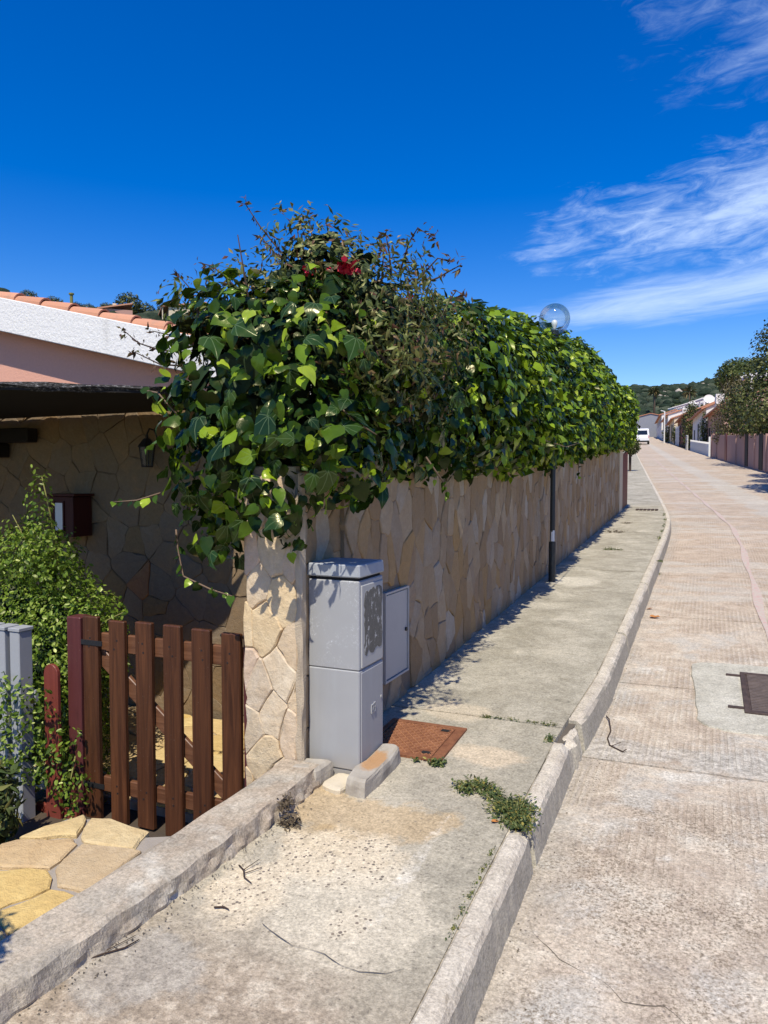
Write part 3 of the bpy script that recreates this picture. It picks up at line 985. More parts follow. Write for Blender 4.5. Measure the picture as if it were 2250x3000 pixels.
prev = None
for i, t in enumerate(lin(-1.5, 3.04, 430)):
    r = cop_r(t)
    l = r - 0.225
    z = gz(t) + 0.088
    q = lambda k, f=9.0, s=0.008: s * sn1(t, k * 2.7, 1.3, f)
    prof = [(l - 0.01, z - 0.6), (l + q(1), z - 0.02), (l + 0.02 + q(2), z + q(9, 5, 0.004))]
    for k in range(1, 10):
        xk = l + 0.02 + (r - l - 0.04) * k / 10
        prof.append((xk, z + 0.005 * sn1(xk, t, 3.0, 9) + 0.003 * sn1(xk, t, 6.0, 30)))
    prof += [(r - 0.014 + q(3, 14, 0.007), z + 0.001 + q(4, 20, 0.003)), (r - 0.004 + q(5, 34, 0.007), z - 0.012), (r + 0.003 + q(6, 70, 0.008), z - 0.05), (r + 0.005 + q(12, 80, 0.009), z - 0.075),
             (r + 0.006 + q(7, 60, 0.008), z - 0.10), (r + 0.01, z - 0.3)]
    row = [cop.bm.verts.new((x, t, zz)) for x, zz in prof]
    if prev:
        for k in range(len(prof) - 1):
            cop.bm.faces.new((prev[k], row[k], row[k + 1], prev[k + 1]))
    else:
        cop.bm.faces.new(row)
    prev = row
cop.bm.faces.new(prev[::-1])
tag(cop.build('raised_curb', M['coping'], kind='structure', smooth=False), 'low rough concrete curb between pavement and flagstone entrance', None)


# ------------------------------------------------------------------ crazy stone work
def clip(poly, nx, ny, d):
    outp = []
    n = len(poly)
    for i in range(n):
        p, q = poly[i], poly[(i + 1) % n]
        a = p[0] * nx + p[1] * ny - d
        b = q[0] * nx + q[1] * ny - d
        if a <= 0:
            outp.append(p)
        if (a < 0 < b) or (b < 0 < a):
            s = a / (a - b)
            outp.append((p[0] + (q[0] - p[0]) * s, p[1] + (q[1] - p[1]) * s))
    return outp


def voronoi(u0, u1, v0, v1, su, sv, jit=0.42, rnd=random):
    seeds = []
    nu, nv = max(1, round((u1 - u0) / su)), max(1, round((v1 - v0) / sv))
    for i in range(-1, nu + 1):
        for j in range(-1, nv + 1):
            seeds.append((u0 + (i + 0.5 + (0.5 if j % 2 else 0) + rnd.uniform(-jit, jit)) * (u1 - u0) / nu,
                          v0 + (j + 0.5 + rnd.uniform(-jit, jit)) * (v1 - v0) / nv))
    asp = su / sv
    cells = []
    for s in seeds:
        poly = [(u0, v0), (u1, v0), (u1, v1), (u0, v1)]
        near = sorted(seeds, key=lambda o: (o[0] - s[0]) ** 2 + ((o[1] - s[1]) * asp) ** 2)[1:22]
        for o in near:
            nx, ny = o[0] - s[0], (o[1] - s[1]) * asp * asp
            mx, my = (o[0] + s[0]) / 2, (o[1] + s[1]) / 2
            poly = clip(poly, nx, ny, mx * nx + my * ny)
            if len(poly) < 3:
                break
        if len(poly) >= 3:
            area = abs(sum(poly[i][0] * poly[(i + 1) % len(poly)][1] - poly[(i + 1) % len(poly)][0] * poly[i][1] for i in range(len(poly)))) / 2
            if area > su * sv * 0.05:
                cells.append((poly, area))
    return cells


def stone_geo(mb, poly, fmap, joint=0.006, thick=0.03, rough=0.006, bev=0.008, rnd=random):
    """one cladding stone: irregular outline, chamfered and slightly tilted; fmap(u, v, h) -> world"""
    n = len(poly)
    cx = sum(p[0] for p in poly) / n
    cy = sum(p[1] for p in poly) / n
    outl = []
    for i in range(n):
        p, q = poly[i], poly[(i + 1) % n]
        L = math.hypot(q[0] - p[0], q[1] - p[1])
        k = 1 if L < 0.05 else (2 if L < 0.16 else 3)
        for s in range(k):
            f = s / k
            x, y = p[0] + (q[0] - p[0]) * f, p[1] + (q[1] - p[1]) * f
            if s:
                a = rnd.uniform(-rough, rough * 0.6)
                x += -(q[1] - p[1]) / L * a
                y += (q[0] - p[0]) / L * a
            outl.append((x, y))
    rad = max(math.hypot(x - cx, y - cy) for x, y in outl)

    def inset(d):
        r = []
        for x, y in outl:
            L = math.hypot(x - cx, y - cy) + 1e-6
            f = max(0.15, 1 - d / L)
            r.append((cx + (x - cx) * f, cy + (y - cy) * f))
        return r
    tx, ty = rnd.uniform(-0.03, 0.03), rnd.uniform(-0.03, 0.03)
    th = thick * rnd.uniform(0.8, 1.25)
    lo = [mb.bm.verts.new(fmap(x, y, -0.02)) for x, y in inset(joint)]
    mi = [mb.bm.verts.new(fmap(x, y, th - bev + tx * (x - cx) + ty * (y - cy))) for x, y in inset(joint)]
    hi = [mb.bm.verts.new(fmap(x, y, th + tx * (x - cx) + ty * (y - cy) + rnd.uniform(-0.003, 0.003))) for x, y in inset(joint + bev * rnd.uniform(0.9, 1.8))]
    m = len(outl)
    for i in range(m):
        j = (i + 1) % m
        mb.bm.faces.new((lo[i], lo[j], mi[j], mi[i]))
        mb.bm.faces.new((mi[i], mi[j], hi[j], hi[i]))
    c = mb.bm.verts.new(fmap(cx, cy, th + rnd.uniform(0.0, 0.006)))
    for i in range(m):
        mb.bm.faces.new((hi[i], hi[(i + 1) % m], c))
    return rad


def lay_stones(parent, cells, fmap, mat, limit=290, key=None, name='stone', rest='stone_cladding', **kw):
    if key:
        cells = sorted(cells, key=key)
    for poly, a in cells[:limit]:
        mb = MB()
        stone_geo(mb, poly, fmap, **kw)
        mb.build(name, mat, parent)
    if cells[limit:]:
        mb = MB()
        for poly, a in cells[limit:]:
            stone_geo(mb, poly, fmap, **kw)
        mb.build(rest, mat, parent, kind='stuff')


rs = random.Random(11)
# ------------------------------------------------------------------ roadside garden wall
WX = -1.768                                    # face of the wall core; stones stand proud of it
T0, T1 = 3.06, 16.5
wall = thing('garden_wall', 'long beige wall of irregular flat stones running uphill under the ivy', 'wall', ((WX - 2.03) / 2, T0, gz(T0)))
mb = MB()
mb.hexa([(-2.085, T0, gz(T0) - 0.6), (-1.802, T0, gz(T0) - 0.6), (-1.802, 3.5, gz(3.5) - 0.6), (-2.085, 3.5, gz(3.5) - 0.6)],
        [(-2.085, T0, gz(T0) + 1.5), (-1.802, T0, gz(T0) + 1.5), (-1.802, 3.5, gz(3.5) + 1.5), (-2.085, 3.5, gz(3.5) + 1.5)])
mb.build('pier_core', M['mortar_pale'], wall)
mb = MB()
for a, b in zip(lin(3.503, T1, 12)[:-1], lin(3.503, T1, 12)[1:]):
    mb.hexa([(-2.03, a, gz(a) - 0.6), (WX, a, gz(a) - 0.6), (WX, b, gz(b) - 0.6), (-2.03, b, gz(b) - 0.6)],
            [(-2.03, a, gz(a) + 1.5), (WX, a, gz(a) + 1.5), (WX, b, gz(b) + 1.5), (-2.03, b, gz(b) + 1.5)])
mb.build('mortar_core', M['mortar'], wall)
fm = lambda u, v, h: (WX + h, u, gz(u) + v)
cells = voronoi(T0 + 0.02, T1, -0.02, 1.48, 0.155, 0.265, jit=0.5, rnd=rs)
DOOR = (4.00, 4.34, 0.15, 0.73)
cells = [c for c in cells if sum(p[0] for p in c[0]) / len(c[0]) > 3.56]
cells = [c for c in cells if not (DOOR[0] - 0.03 < sum(p[0] for p in c[0]) / len(c[0]) < DOOR[1] + 0.03 and DOOR[2] - 0.02 < sum(p[1] for p in c[0]) / len(c[0]) < DOOR[3] + 0.02)]
lay_stones(wall, cells, fm, M['stone_wall'], 285, key=lambda c: sum(p[0] for p in c[0]) / len(c[0]), joint=0.0012, thick=0.013, rough=0.014, bev=0.005, rnd=rs)
cells = voronoi(3.10, 3.52, -0.02, 1.48, 0.15, 0.25, jit=0.45, rnd=rs)
lay_stones(wall, cells, lambda u, v, h: (-1.802 + h, u, gz(u) + v), M['stone_wall'], 40, joint=0.0025, thick=0.010, rough=0.012, bev=0.004, rnd=rs)
# end face of the wall towards the viewer: rough pier
fm = lambda u, v, h: (u, T0 - h, gz(T0) + v)
cells = voronoi(-2.092, -1.799, -0.55, 1.46, 0.15, 0.215, jit=0.34, rnd=rs)
lay_stones(wall, cells, fm, M['stone_pier'], 60, joint=0.002, thick=0.013, rough=0.016, bev=0.006, rnd=rs)
mb = MB()
prev = None
for i, z in enumerate(lin(gz(T0) - 0.02, gz(T0) + 1.47, 90)):
    q = lambda k, s=0.006: s * sn1(z, k * 3.3, 0.2, 24)
    prof = [(-1.80, T0 + 0.03), (-1.799 + q(1), T0 - 0.014 + q(2)), (-1.776 + q(3), T0 - 0.016 + q(4)), (-1.767 + q(5), T0 - 0.004 + q(6)), (-1.770 + q(7, 0.003), T0 + 0.035), (-1.802, T0 + 0.045)]
    row = [mb.bm.verts.new((x, y, z)) for x, y in prof]
    if prev:
        for k in range(len(prof) - 1):
            mb.bm.faces.new((prev[k], prev[k + 1], row[k + 1], row[k]))
    prev = row
mb.build('corner_mortar', M['mortar_pale'], wall)

# steel door of the meter recess in the wall
md = thing('meter_cupboard', 'grey steel cupboard door set in the stone wall behind the cabinet', 'cupboard', (WX, 4.17, gz(4.17)))
z0, z1 = 0.395, 0.915
mb = MB()
mb.box(WX - 0.1, WX + 0.030, 3.985, 4.36, z0 - 0.012, z0)
mb.box(WX - 0.1, WX + 0.030, 3.985, 4.36, z1, z1 + 0.012)
mb.box(WX - 0.1, WX + 0.030, 3.985, 3.997, z0, z1)
mb.box(WX - 0.1, WX + 0.030, 4.348, 4.36, z0, z1)
mb.build('frame', M['steel_door'], md)
MB().box(WX - 0.02, WX + 0.022, 4.001, 4.344, z0 + 0.004, z1 - 0.008).build('door', M['steel_door'], md, bevel=0.003)
mb = MB()
mb.tube([(WX + 0.02, 4.318, 0.655), (WX + 0.032, 4.318, 0.655)], 0.013, 10)
mb.build('lock', M['iron'], md)

# ------------------------------------------------------------------ telephone cabinet
cx0, cx1, cy0, cy1, cz = -1.790, -1.512, 3.150, 3.432, 0.192
cab = thing('utility_cabinet', 'tall weathered grey utility cabinet standing against the pier on the pavement', 'cabinet', ((cx0 + cx1) / 2, (cy0 + cy1) / 2, cz))
MB().box(cx0 + 0.006, cx1 - 0.006, cy0 + 0.006, cy1 - 0.006, cz - 0.04, cz + 0.004).build('plinth', M['cab'], cab, bevel=0.004)
MB().box(cx0, cx1, cy0, cy1, cz + 0.006, 0.683).build('lower_body', M['cab'], cab, bevel=0.005)
MB().box(cx0 + 0.001, cx1 - 0.001, cy0 + 0.001, cy1 - 0.001, 0.6855, 1.116).build('upper_body', M['cab_worn'], cab, bevel=0.005)
MB().box(cx0 + 0.012, cx1 - 0.012, cy0 + 0.012, cy1 - 0.012, 1.10, 1.134).build('neck', M['gap'], cab)
zl = 1.132
mb = MB()
mb.hexa([(cx0 - 0.006, cy0 - 0.006, zl), (cx1 + 0.006, cy0 - 0.006, zl), (cx1 + 0.006, cy1 + 0.006, zl), (cx0 - 0.006, cy1 + 0.006, zl)],
        [(cx0 - 0.002, cy0 - 0.002, zl + 0.062), (cx1 + 0.002, cy0 - 0.002, zl + 0.062), (cx1 + 0.002, cy1 + 0.002, zl + 0.062), (cx0 - 0.002, cy1 + 0.002, zl + 0.062)])
lid = mb.build('lid', M['cab_lid'], cab, bevel=0.006)
# road-side door panel with the remains of posters
MB().box(cx1 - 0.004, cx1 + 0.005, cy0 + 0.022, cy1 - 0.012, 0.694, 1.094).build('door_panel', M['cab_pale'], cab, bevel=0.003)
mb = MB()
pts = []
Np = 46
for k in range(Np):
    a = k / Np * math.tau
    c, s = math.cos(a), math.sin(a)
    sq = 1 / max(abs(c), abs(s))
    u = 0.108 * c * sq * (1 + rs.uniform(-0.09, 0.04)) * (1 if c * sq > -0.9 else 0.97)
    v = 0.158 * s * sq * (1 + rs.uniform(-0.20 if s < -0.5 else -0.08, 0.05))
    pts.append((cx1 + 0.0052, cy0 + 0.150 + u, 0.908 + v))
mb.prism(pts, (0.0015, 0, 0))
mb.build('torn_poster', M['poster'], cab)
MB().box(cx1 - 0.004, cx1 + 0.0035, cy0 + 0.020, cy1 - 0.010, cz + 0.03, 0.672).build('lower_door', M['cab'], cab, bevel=0.002)
# cast emblem: a slanted square holding two letter-like strokes
mb = MB()


def emb(y0, z0_, y1, z1_, w=0.0035):
    d = Vector((0, y1 - y0, z1_ - z0_))
    nrm = Vector((0, -d.z, d.y)).normalized() * w
    a, b = Vector((cx1 + 0.003, y0, z0_)), Vector((cx1 + 0.003, y1, z1_))
    mb.prism([a - nrm, b - nrm, b + nrm, a + nrm], (0.006, 0, 0))


ey, ez = cy0 + 0.150, 0.468
for a in [(-.022, -.022, -.022, .018), (-.022, .018, -.004, .020), (-.022, -.022, -.008, -.022), (-.004, -.004, -.004, .020), (-.010, -.004, -.004, -.004),
          (.004, -.020, .004, .022), (.004, .022, .022, .024), (.004, -.020, .022, -.018), (.022, -.018, .022, .024), (.004, .003, .016, .004)]:
    emb(ey + a[0], ez + a[1], ey + a[2], ez + a[3], 0.0026)
mb.build('emblem', M['cab'], cab)
MB().tube([(cx1 + 0.002, cy1 - 0.034, 0.50), (cx1 + 0.007, cy1 - 0.034, 0.50)], 0.008, 8).build('lock', M['cab_pale'], cab)

# rough blocks the cabinet stands between
g3 = gz(3.1)


def rough_block(name, label, pts, h, mat, rough=0.006):
    mb = MB()
    c = Vector((sum(p[0] for p in pts) / len(pts), sum(p[1] for p in pts) / len(pts), 0))
    rings = []
    for k, (dz, ins) in enumerate([(-0.05, 0.0), (h * 0.55, 0.0), (h * 0.86, 0.006), (h, 0.022)]):
        ring = []
        m = len(pts)
        for i in range(m):
            p, q = Vector((*pts[i], 0)), Vector((*pts[(i + 1) % m], 0))
            for s in (0, 0.25, 0.5, 0.75):
                v = p.lerp(q, s)
                d = (c - v).normalized() * (ins + 0.010 * (1 if s == 0 else 0))
                v = v + d
                ring.append(mb.bm.verts.new((v.x + rough * sn1(v.x, v.y, dz, 30), v.y + rough * sn1(v.y, v.x, dz + 2, 30), gz(v.y) + dz + rough * 0.7 * sn1(v.x, v.y, 5, 25))))
        rings.append(ring)
    for a, b in zip(rings[:-1], rings[1:]):
        for i in range(len(a)):
            j = (i + 1) % len(a)
            mb.bm.faces.new((a[i], a[j], b[j], b[i]))
    mb.bm.faces.new(rings[-1])
    mb.bm.faces.new(rings[0][::-1])
    return tag(mb.build(name, mat, smooth=False), label, 'block', 'blocks around the cabinet foot')


rough_block('concrete_block', 'long rust-stained concrete block along the road side of the cabinet', [(-1.515, 2.985), (-1.40, 2.965), (-1.385, 3.36), (-1.425, 3.44), (-1.50, 3.43)], 0.075, M['block'])
rough_block('concrete_block', 'short plain concrete block between the cabinet front and the pier', [(-1.80, 2.955), (-1.645, 2.975), (-1.640, 3.135), (-1.80, 3.10)], 0.085, M['block'])
rough_block('mortar_patch', 'small cream mortar wedge between the two blocks below the cabinet corner', [(-1.635, 2.985), (-1.522, 2.970), (-1.522, 3.14), (-1.632, 3.14)], 0.022, M['pale_stone'])

# ------------------------------------------------------------------ rusty cover in the pavement
x0, x1, y0, y1 = -1.655, -1.208, 3.455, 3.905
zc = lambda y: gz(y) + 0.006
mh = thing('manhole_cover', 'rusty brown square iron cover in the pavement beside the cabinet', 'manhole cover', ((x0 + x1) / 2, (y0 + y1) / 2, gz(3.68)))


def slope_box(mb, a0, a1, b0, b1, h0, h1):
    mb.hexa([(a0, b0, zc(b0) + h0), (a1, b0, zc(b0) + h0), (a1, b1, zc(b1) + h0), (a0, b1, zc(b1) + h0)],
            [(a0, b0, zc(b0) + h1), (a1, b0, zc(b0) + h1), (a1, b1, zc(b1) + h1), (a0, b1, zc(b1) + h1)])


mb = MB()
for q in [(x0, x1, y0, y0 + 0.03), (x0, x1, y1 - 0.03, y1), (x0, x0 + 0.03, y0 + 0.03, y1 - 0.03), (x1 - 0.055, x1, y0 + 0.03, y1 - 0.03)]:
    slope_box(mb, *q, -0.05, 0.006)
mb.build('frame', M['rust'], mh, bevel=0.002)
mb = MB()
slope_box(mb, x0 + 0.034, x1 - 0.060, y0 + 0.034, y1 - 0.034, -0.05, 0.002)
mb.build('plate', M['rust'], mh)
mb = MB()
nb = 15
for i in range(nb):
    for j in range(nb):
        px = x0 + 0.048 + (x1 - x0 - 0.122) * i / (nb - 1)
        py = y0 + 0.048 + (y1 - y0 - 0.096) * j / (nb - 1)
        if (i in (12, 13) and j in (1, 2, 12, 13)):
            continue
        a = R(45) if (i + j) % 2 else R(-45)
        dx, dy = math.cos(a) * 0.0125, math.sin(a) * 0.0125
        ex, ey_ = -math.sin(a) * 0.0038, math.cos(a) * 0.0038
        lo = [(px - dx - ex, py - dy - ey_), (px + dx - ex, py + dy - ey_), (px + dx + ex, py + dy + ey_), (px - dx + ex, py - dy + ey_)]
        mb.hexa([(a_, b_, zc(b_) + 0.001) for a_, b_ in lo], [(px + (a_ - px) * 0.7, py + (b_ - py) * 0.7, zc(b_) + 0.0065) for a_, b_ in lo])
mb.build('tread_pattern', M['rust_tread'], mh, kind='stuff')
for b0 in (y0 + 0.055, y1 - 0.085):
    mb = MB()
    slope_box(mb, x1 - 0.125, x1 - 0.075, b0, b0 + 0.026, 0.0022, 0.006)
    sl = mb.build('lifting_slot', M['gap'], mh)

# ------------------------------------------------------------------ repaired patch and drain in the road
mb = MB()
rp = lambda x, y, h: (x, y, gz(y) - 0.168 + h)
c0, c1, d0, d1 = -0.10, 1.35, 4.80, 6.30
outl = []
for cx_, cy_, a0 in [(c1 - 0.15, d1 - 0.15, 0), (c0 + 0.15, d1 - 0.15, 90), (c0 + 0.2, d0 + 0.2, 180), (c1 - 0.15, d0 + 0.15, 270)]:
    for k in range(6):
        a = R(a0 + 18 * k)
        rr = 0.15 + 0.012 * sn1(cx_ + k, cy_, 0, 9)
        outl.append((cx_ + rr * math.cos(a), cy_ + rr * math.sin(a)))
o2 = []
for i in range(len(outl)):
    p, q = outl[i], outl[(i + 1) % len(outl)]
    L = math.hypot(q[0] - p[0], q[1] - p[1])
    m = max(1, int(L / 0.08))
    for s in range(m):
        x, y = p[0] + (q[0] - p[0]) * s / m, p[1] + (q[1] - p[1]) * s / m
        o2.append((x + 0.010 * sn1(x, y, 1, 18), y + 0.010 * sn1(x, y, 4, 18)))
mx, my = (c0 + c1) / 2, (d0 + d1) / 2
lo = [mb.bm.verts.new(rp(x, y, -0.02)) for x, y in o2]
hi = [mb.bm.verts.new(rp(mx + (x - mx) * 0.985, my + (y - my) * 0.985, 0.004)) for x, y in o2]
for i in range(len(lo)):
    j = (i + 1) % len(lo)
    mb.bm.faces.new((lo[i], lo[j], hi[j], hi[i]))
cc = mb.bm.verts.new(rp(mx, my, 0.006))
for i in range(len(hi)):
    mb.bm.faces.new((hi[i], hi[(i + 1) % len(hi)], cc))
o = mb.build('repair_patch', M['repair'])
tag(o, 'pale rounded concrete repair patch round the drain in the road', None, kind='structure')

gx0, gx1, gy0, gy1 = 0.235, 1.02, 5.185, 6.06
dr = thing('drain_cover', 'dark cast iron ribbed cover in the pale road patch', 'drain cover', ((gx0 + gx1) / 2, (gy0 + gy1) / 2, gz(5.6) - 0.17))
zr = lambda y: gz(y) - 0.161


def dbox(mb, a0, a1, b0, b1, h0, h1):
    mb.hexa([(a0, b0, zr(b0) + h0), (a1, b0, zr(b0) + h0), (a1, b1, zr(b1) + h0), (a0, b1, zr(b1) + h0)],
            [(a0, b0, zr(b0) + h1), (a1, b0, zr(b0) + h1), (a1, b1, zr(b1) + h1), (a0, b1, zr(b1) + h1)])


mb = MB()
for q in [(gx0, gx1, gy0, gy0 + 0.045), (gx0, gx1, gy1 - 0.045, gy1), (gx0, gx0 + 0.03, gy0 + 0.045, gy1 - 0.045), (gx1 - 0.03, gx1, gy0 + 0.045, gy1 - 0.045)]:
    dbox(mb, *q, -0.02, 0.010)
mb.build('frame', M['cast'], dr, bevel=0.002)
mb = MB()
dbox(mb, gx0 + 0.03, gx1 - 0.03, gy0 + 0.045, gy1 - 0.045, -0.02, -0.001)
mb.build('plate', M['cast'], dr)
for i in range(24):
    yy = gy0 + 0.06 + i * (gy1 - gy0 - 0.12) / 23
    for a, b in ((gx0 + 0.045, gx0 + 0.26), (gx0 + 0.285, gx0 + 0.50), (gx0 + 0.525, gx1 - 0.045)):
        mb = MB()
        dbox(mb, a, b, yy - 0.008, yy + 0.008, -0.004, 0.008)
        mb.build('rib', M['cast_worn'], dr)
for yy in (gy0 + 0.09, gy1 - 0.075):
    mb = MB()
    dbox(mb, gx0 - 0.095, gx0 - 0.001, yy - 0.017, yy + 0.017, -0.01, 0.006)
    mb.build('hinge_bar', M['cast'], dr)


# ------------------------------------------------------------------ street lamps
def m_glass():
    m, g, out = new_mat('clear_globe')
    fr = g.n('ShaderNodeFresnel', {}, {'IOR': 1.45})
    tr = g.n('ShaderNodeBsdfTransparent', {}, {'Color': (0.86, 0.90, 0.91, 1)})
    gl = g.n('ShaderNodeBsdfGlossy', {}, {'Color': (0.9, 0.9, 0.9, 1), 'Roughness': 0.06})
    k = g.m('ADD', g.m('MULTIPLY', fr.outputs[0], 0.45), 0.02, clamp=True)
    ms = g.n('ShaderNodeMixShader', {}, {0: k, 1: tr.outputs[0], 2: gl.outputs[0]})
    g.nt.links.new(ms.outputs[0], out.inputs[0])
    return m


M['globe'] = m_glass()


def lamp_post(label, px, py, h, sticker):
    z = gz(py)
    t = thing('street_lamp', label, 'street lamp', (px, py, z))
    MB().tube([(px, py, z - 0.1), (px, py, z + 0.45)], 0.040, 14).build('pole_base', M['pole'], t, smooth=False)
    MB().tube([(px, py, z + 0.45), (px, py, z + h)], 0.029, 14).build('pole', M['pole'], t)
    MB().lathe((px, py, z + h), [(0.0, -0.05), (0.036, -0.05), (0.038, 0.0), (0.05, 0.01), (0.05, 0.062), (0.0, 0.062)], 16).build('collar', M['pole'], t)
    r = 0.172
    prof = [(r * math.sin(a), 0.19 - r * math.cos(a)) for a in [R(17 + 163 * k / 22) for k in range(23)]]
    prof[-1] = (0.0, prof[-1][1])
    MB().lathe((px, py, z + h), prof, 36).build('globe', M['globe'], t, smooth=True)
    MB().lathe((px, py, z + h), [(0.0, 0.06), (0.018, 0.063), (0.019, 0.095), (0.026, 0.11), (0.034, 0.14), (0.031, 0.165), (0.018, 0.180), (0, 0.184)], 16).build('bulb', M['bulb'], t, smooth=True)
    if sticker:
        mb = MB()
        prev = None
        for k in range(7):
            a = R(-112 + k * 14)
            top = 0.58 - (0.02 if k in (1, 2) else 0)
            row = [mb.bm.verts.new((px + 0.0305 * math.cos(a), py + 0.0305 * math.sin(a), z + zz)) for zz in (0.455, top)]
            if prev:
                mb.bm.faces.new((prev[0], row[0], row[1], prev[1]))
            prev = row
        mb.build('sticker', M['paper'], t)
    return t


lamp_post('slim dark street lamp with clear globe rising from the pavement through the ivy', -1.613, 8.42, 2.755, True)

# ------------------------------------------------------------------ entrance landing of yellow flagstones
land = thing('flagstone_landing', 'broken-edged landing of yellow flagstones in grey mortar beside the curb', 'landing', (-2.25, 1.2, gz(1.2)), kind='structure')
edge = [(-1.88, 2.36), (-2.0, 2.30), (-2.10, 2.25), (-2.25, 2.27), (-2.36, 2.31), (-2.46, 2.27), (-2.50, 2.15), (-2.49, 1.98), (-2.62, 1.80), (-2.9, 1.5), (-3.2, 0.5), (-3.2, -1.2), (-1.88, -1.2)]
lz = lambda y: gz(y) + 0.045
mb = MB()
lo = [mb.bm.verts.new((x, y, -0.5)) for x, y in edge]
hi = [mb.bm.verts.new((x, y, lz(y))) for x, y in edge]
for i in range(len(edge)):
    j = (i + 1) % len(edge)
    mb.bm.faces.new((lo[i], lo[j], hi[j], hi[i]))
mb.bm.faces.new(hi)
mb.build('mortar_bed', M['mortar_grey'], land)
fm = lambda u, v, h: (u, v, lz(v) + h)
rs2 = random.Random(5)
cells = voronoi(-3.1, -1.93, -1.1, 2.36, 0.33, 0.25, rnd=rs2)
keep = []
for poly, a in cells:
    ym = sum(p[1] for p in poly) / len(poly)
    poly = clip(poly, 1, 0, cop_r(ym) - 0.235)
    poly = clip(poly, -1, 0.43, 2.50 + 0.43 * 2.1) if poly else poly
    poly = clip(poly, 0.10, 1, 2.06 + rs2.uniform(-0.03, 0.05)) if poly else poly
    if len(poly) >= 3:
        ar = abs(sum(poly[i][0] * poly[(i + 1) % len(poly)][1] - poly[(i + 1) % len(poly)][0] * poly[i][1] for i in range(len(poly)))) / 2
        if ar > 0.006:
            keep.append((poly, ar))
lay_stones(land, keep, fm, M['stone_flag'], 200, joint=0.014, thick=0.016, rough=0.014, bev=0.006, rnd=rs2)

# sunken yard with pale paving behind the gate
yard = thing('yard_paving', 'sunken yard paved with pale irregular stones behind the gate', None, (-3.0, 3.6, -0.3), kind='structure')
MB().box(-7.0, -2.035, 3.35, 4.79, -0.42, -0.312).build('mortar_bed', M['mortar_grey'], yard)  # starts late, leaving dark bare ground to stand for shade under the gate
fm = lambda u, v, h: (u, v, -0.312 + h)
cells = voronoi(-4.6, -2.04, 3.36, 4.78, 0.36, 0.30, rnd=rs2)
lay_stones(yard, cells, fm, M['stone_flag'], 150, joint=0.010, thick=0.014, rough=0.012, bev=0.005, rnd=rs2)

# ------------------------------------------------------------------ wooden picket gate
GT = 3.17
gate = thing('picket_gate', 'brown stained wooden picket gate hung beside the stone pier', 'gate', (-2.75, GT, -0.3))
tops = [0.818, 0.806, 0.813, 0.812, 0.806, 0.800]
xs = [(-3.290, -3.178), (-3.097, -2.982), (-2.904, -2.790), (-2.710, -2.592), (-2.519, -2.399), (-2.326, -2.207)]
for (a, b), tz in zip(xs, tops):
    MB().box(a, b, GT, GT + 0.034, -0.375 + random.uniform(-0.01, 0.01) + 0.02, tz).build('picket', M['gate_wood'], gate, bevel=0.006)
MB().box(-3.30, -2.19, GT + 0.036, GT + 0.066, 0.617, 0.722).build('rail', M['gate_wood_x'], gate, bevel=0.005)
MB().box(-3.30, -2.19, GT + 0.036, GT + 0.066, -0.205, -0.115).build('rail', M['gate_wood_x'], gate, bevel=0.005)
p0, p1 = Vector((-3.22, GT + 0.037, 0.61)), Vector((-2.28, GT + 0.037, -0.108))
nb_ = Vector((-(p1 - p0).z, 0, (p1 - p0).x)).normalized() * 0.045
MB().prism([p0 - nb_, p1 - nb_, p1 + nb_, p0 + nb_], (0, 0.028, 0)).build('brace', M['gate_wood_x'], gate, bevel=0.004)
for a, b in xs:
    for zz in (0.645, 0.695, -0.18, -0.14):
        xm = (a + b) / 2 + random.uniform(-0.022, 0.022)
        MB().tube([(xm, GT - 0.0015, zz), (xm, GT + 0.004, zz)], 0.0055, 7).build('screw', M['iron'], gate)
for zz in (0.668, -0.160):
    MB().box(-3.335, -3.14, GT - 0.004, GT + 0.0005, zz - 0.014, zz + 0.014).build('hinge', M['iron'], gate)
MB().tube([(-2.36, GT + 0.05, 0.775), (-2.20, GT + 0.05, 0.775)], 0.008, 8).build('latch', M['iron'], gate)
gp = MB().box(-3.402, -3.298, GT - 0.01, GT + 0.09, -0.42, 0.808).build('gate_post', M['plum_wood'], bevel=0.006)
tag(gp, 'plum painted wooden post the gate hangs from, half hidden by the bush', 'post')
gp = MB().box(-2.172, -2.142, GT - 0.02, GT + 0.06, -0.42, 0.83).build('latch_post', M['plum_wood'], bevel=0.004)
tag(gp, 'narrow plum wooden post between the gate and the stone pier', 'post')
for zz in (0.62, 0.28):
    MB().box(-2.142, -2.06, GT + 0.0, GT + 0.02, zz - 0.012, zz + 0.012).build('bracket', M['iron'], gp)

# low red pickets left of the gate
rf = thing('red_fence', 'low red painted picket fence piece in front of the bush', 'fence', (-3.45, 3.1, -0.4))
o = []
for k in range(9):
    a = R(180 - 22.5 * k)
    o.append((-3.452 + 0.054 * math.cos(a), 3.085, 0.480 + 0.060 * math.sin(a)))
MB().prism(o + [(-3.396, 3.085, -0.40), (-3.506, 3.085, -0.40)], (0, 0.024, 0)).build('picket', M['red_wood'], rf, bevel=0.003)
MB().box(-3.62, -3.30, 3.112, 3.14, -0.43, -0.31).build('rail', M['red_wood'], rf, bevel=0.003)

# grey boards at the far left
gf = thing('grey_fence', 'light grey upright boards of a fence at the left edge', 'fence', (-3.65, 3.0, -0.5))
for a, b in ((-3.868, -3.79), (-3.752, -3.676), (-3.637, -3.560)):
    MB().box(a, b, 2.97, 3.06, -0.50, 0.735).build('board', M['grey_paint'], gf, bevel=0.004)
    MB().box(a - 0.006, b + 0.006, 2.964, 3.066, 0.737, 0.758).build('cap', M['grey_paint'], gf, bevel=0.003)
MB().box(-3.95, -3.55, 3.065, 3.085, 0.30, 0.38).build('rail', M['grey_paint'], gf)

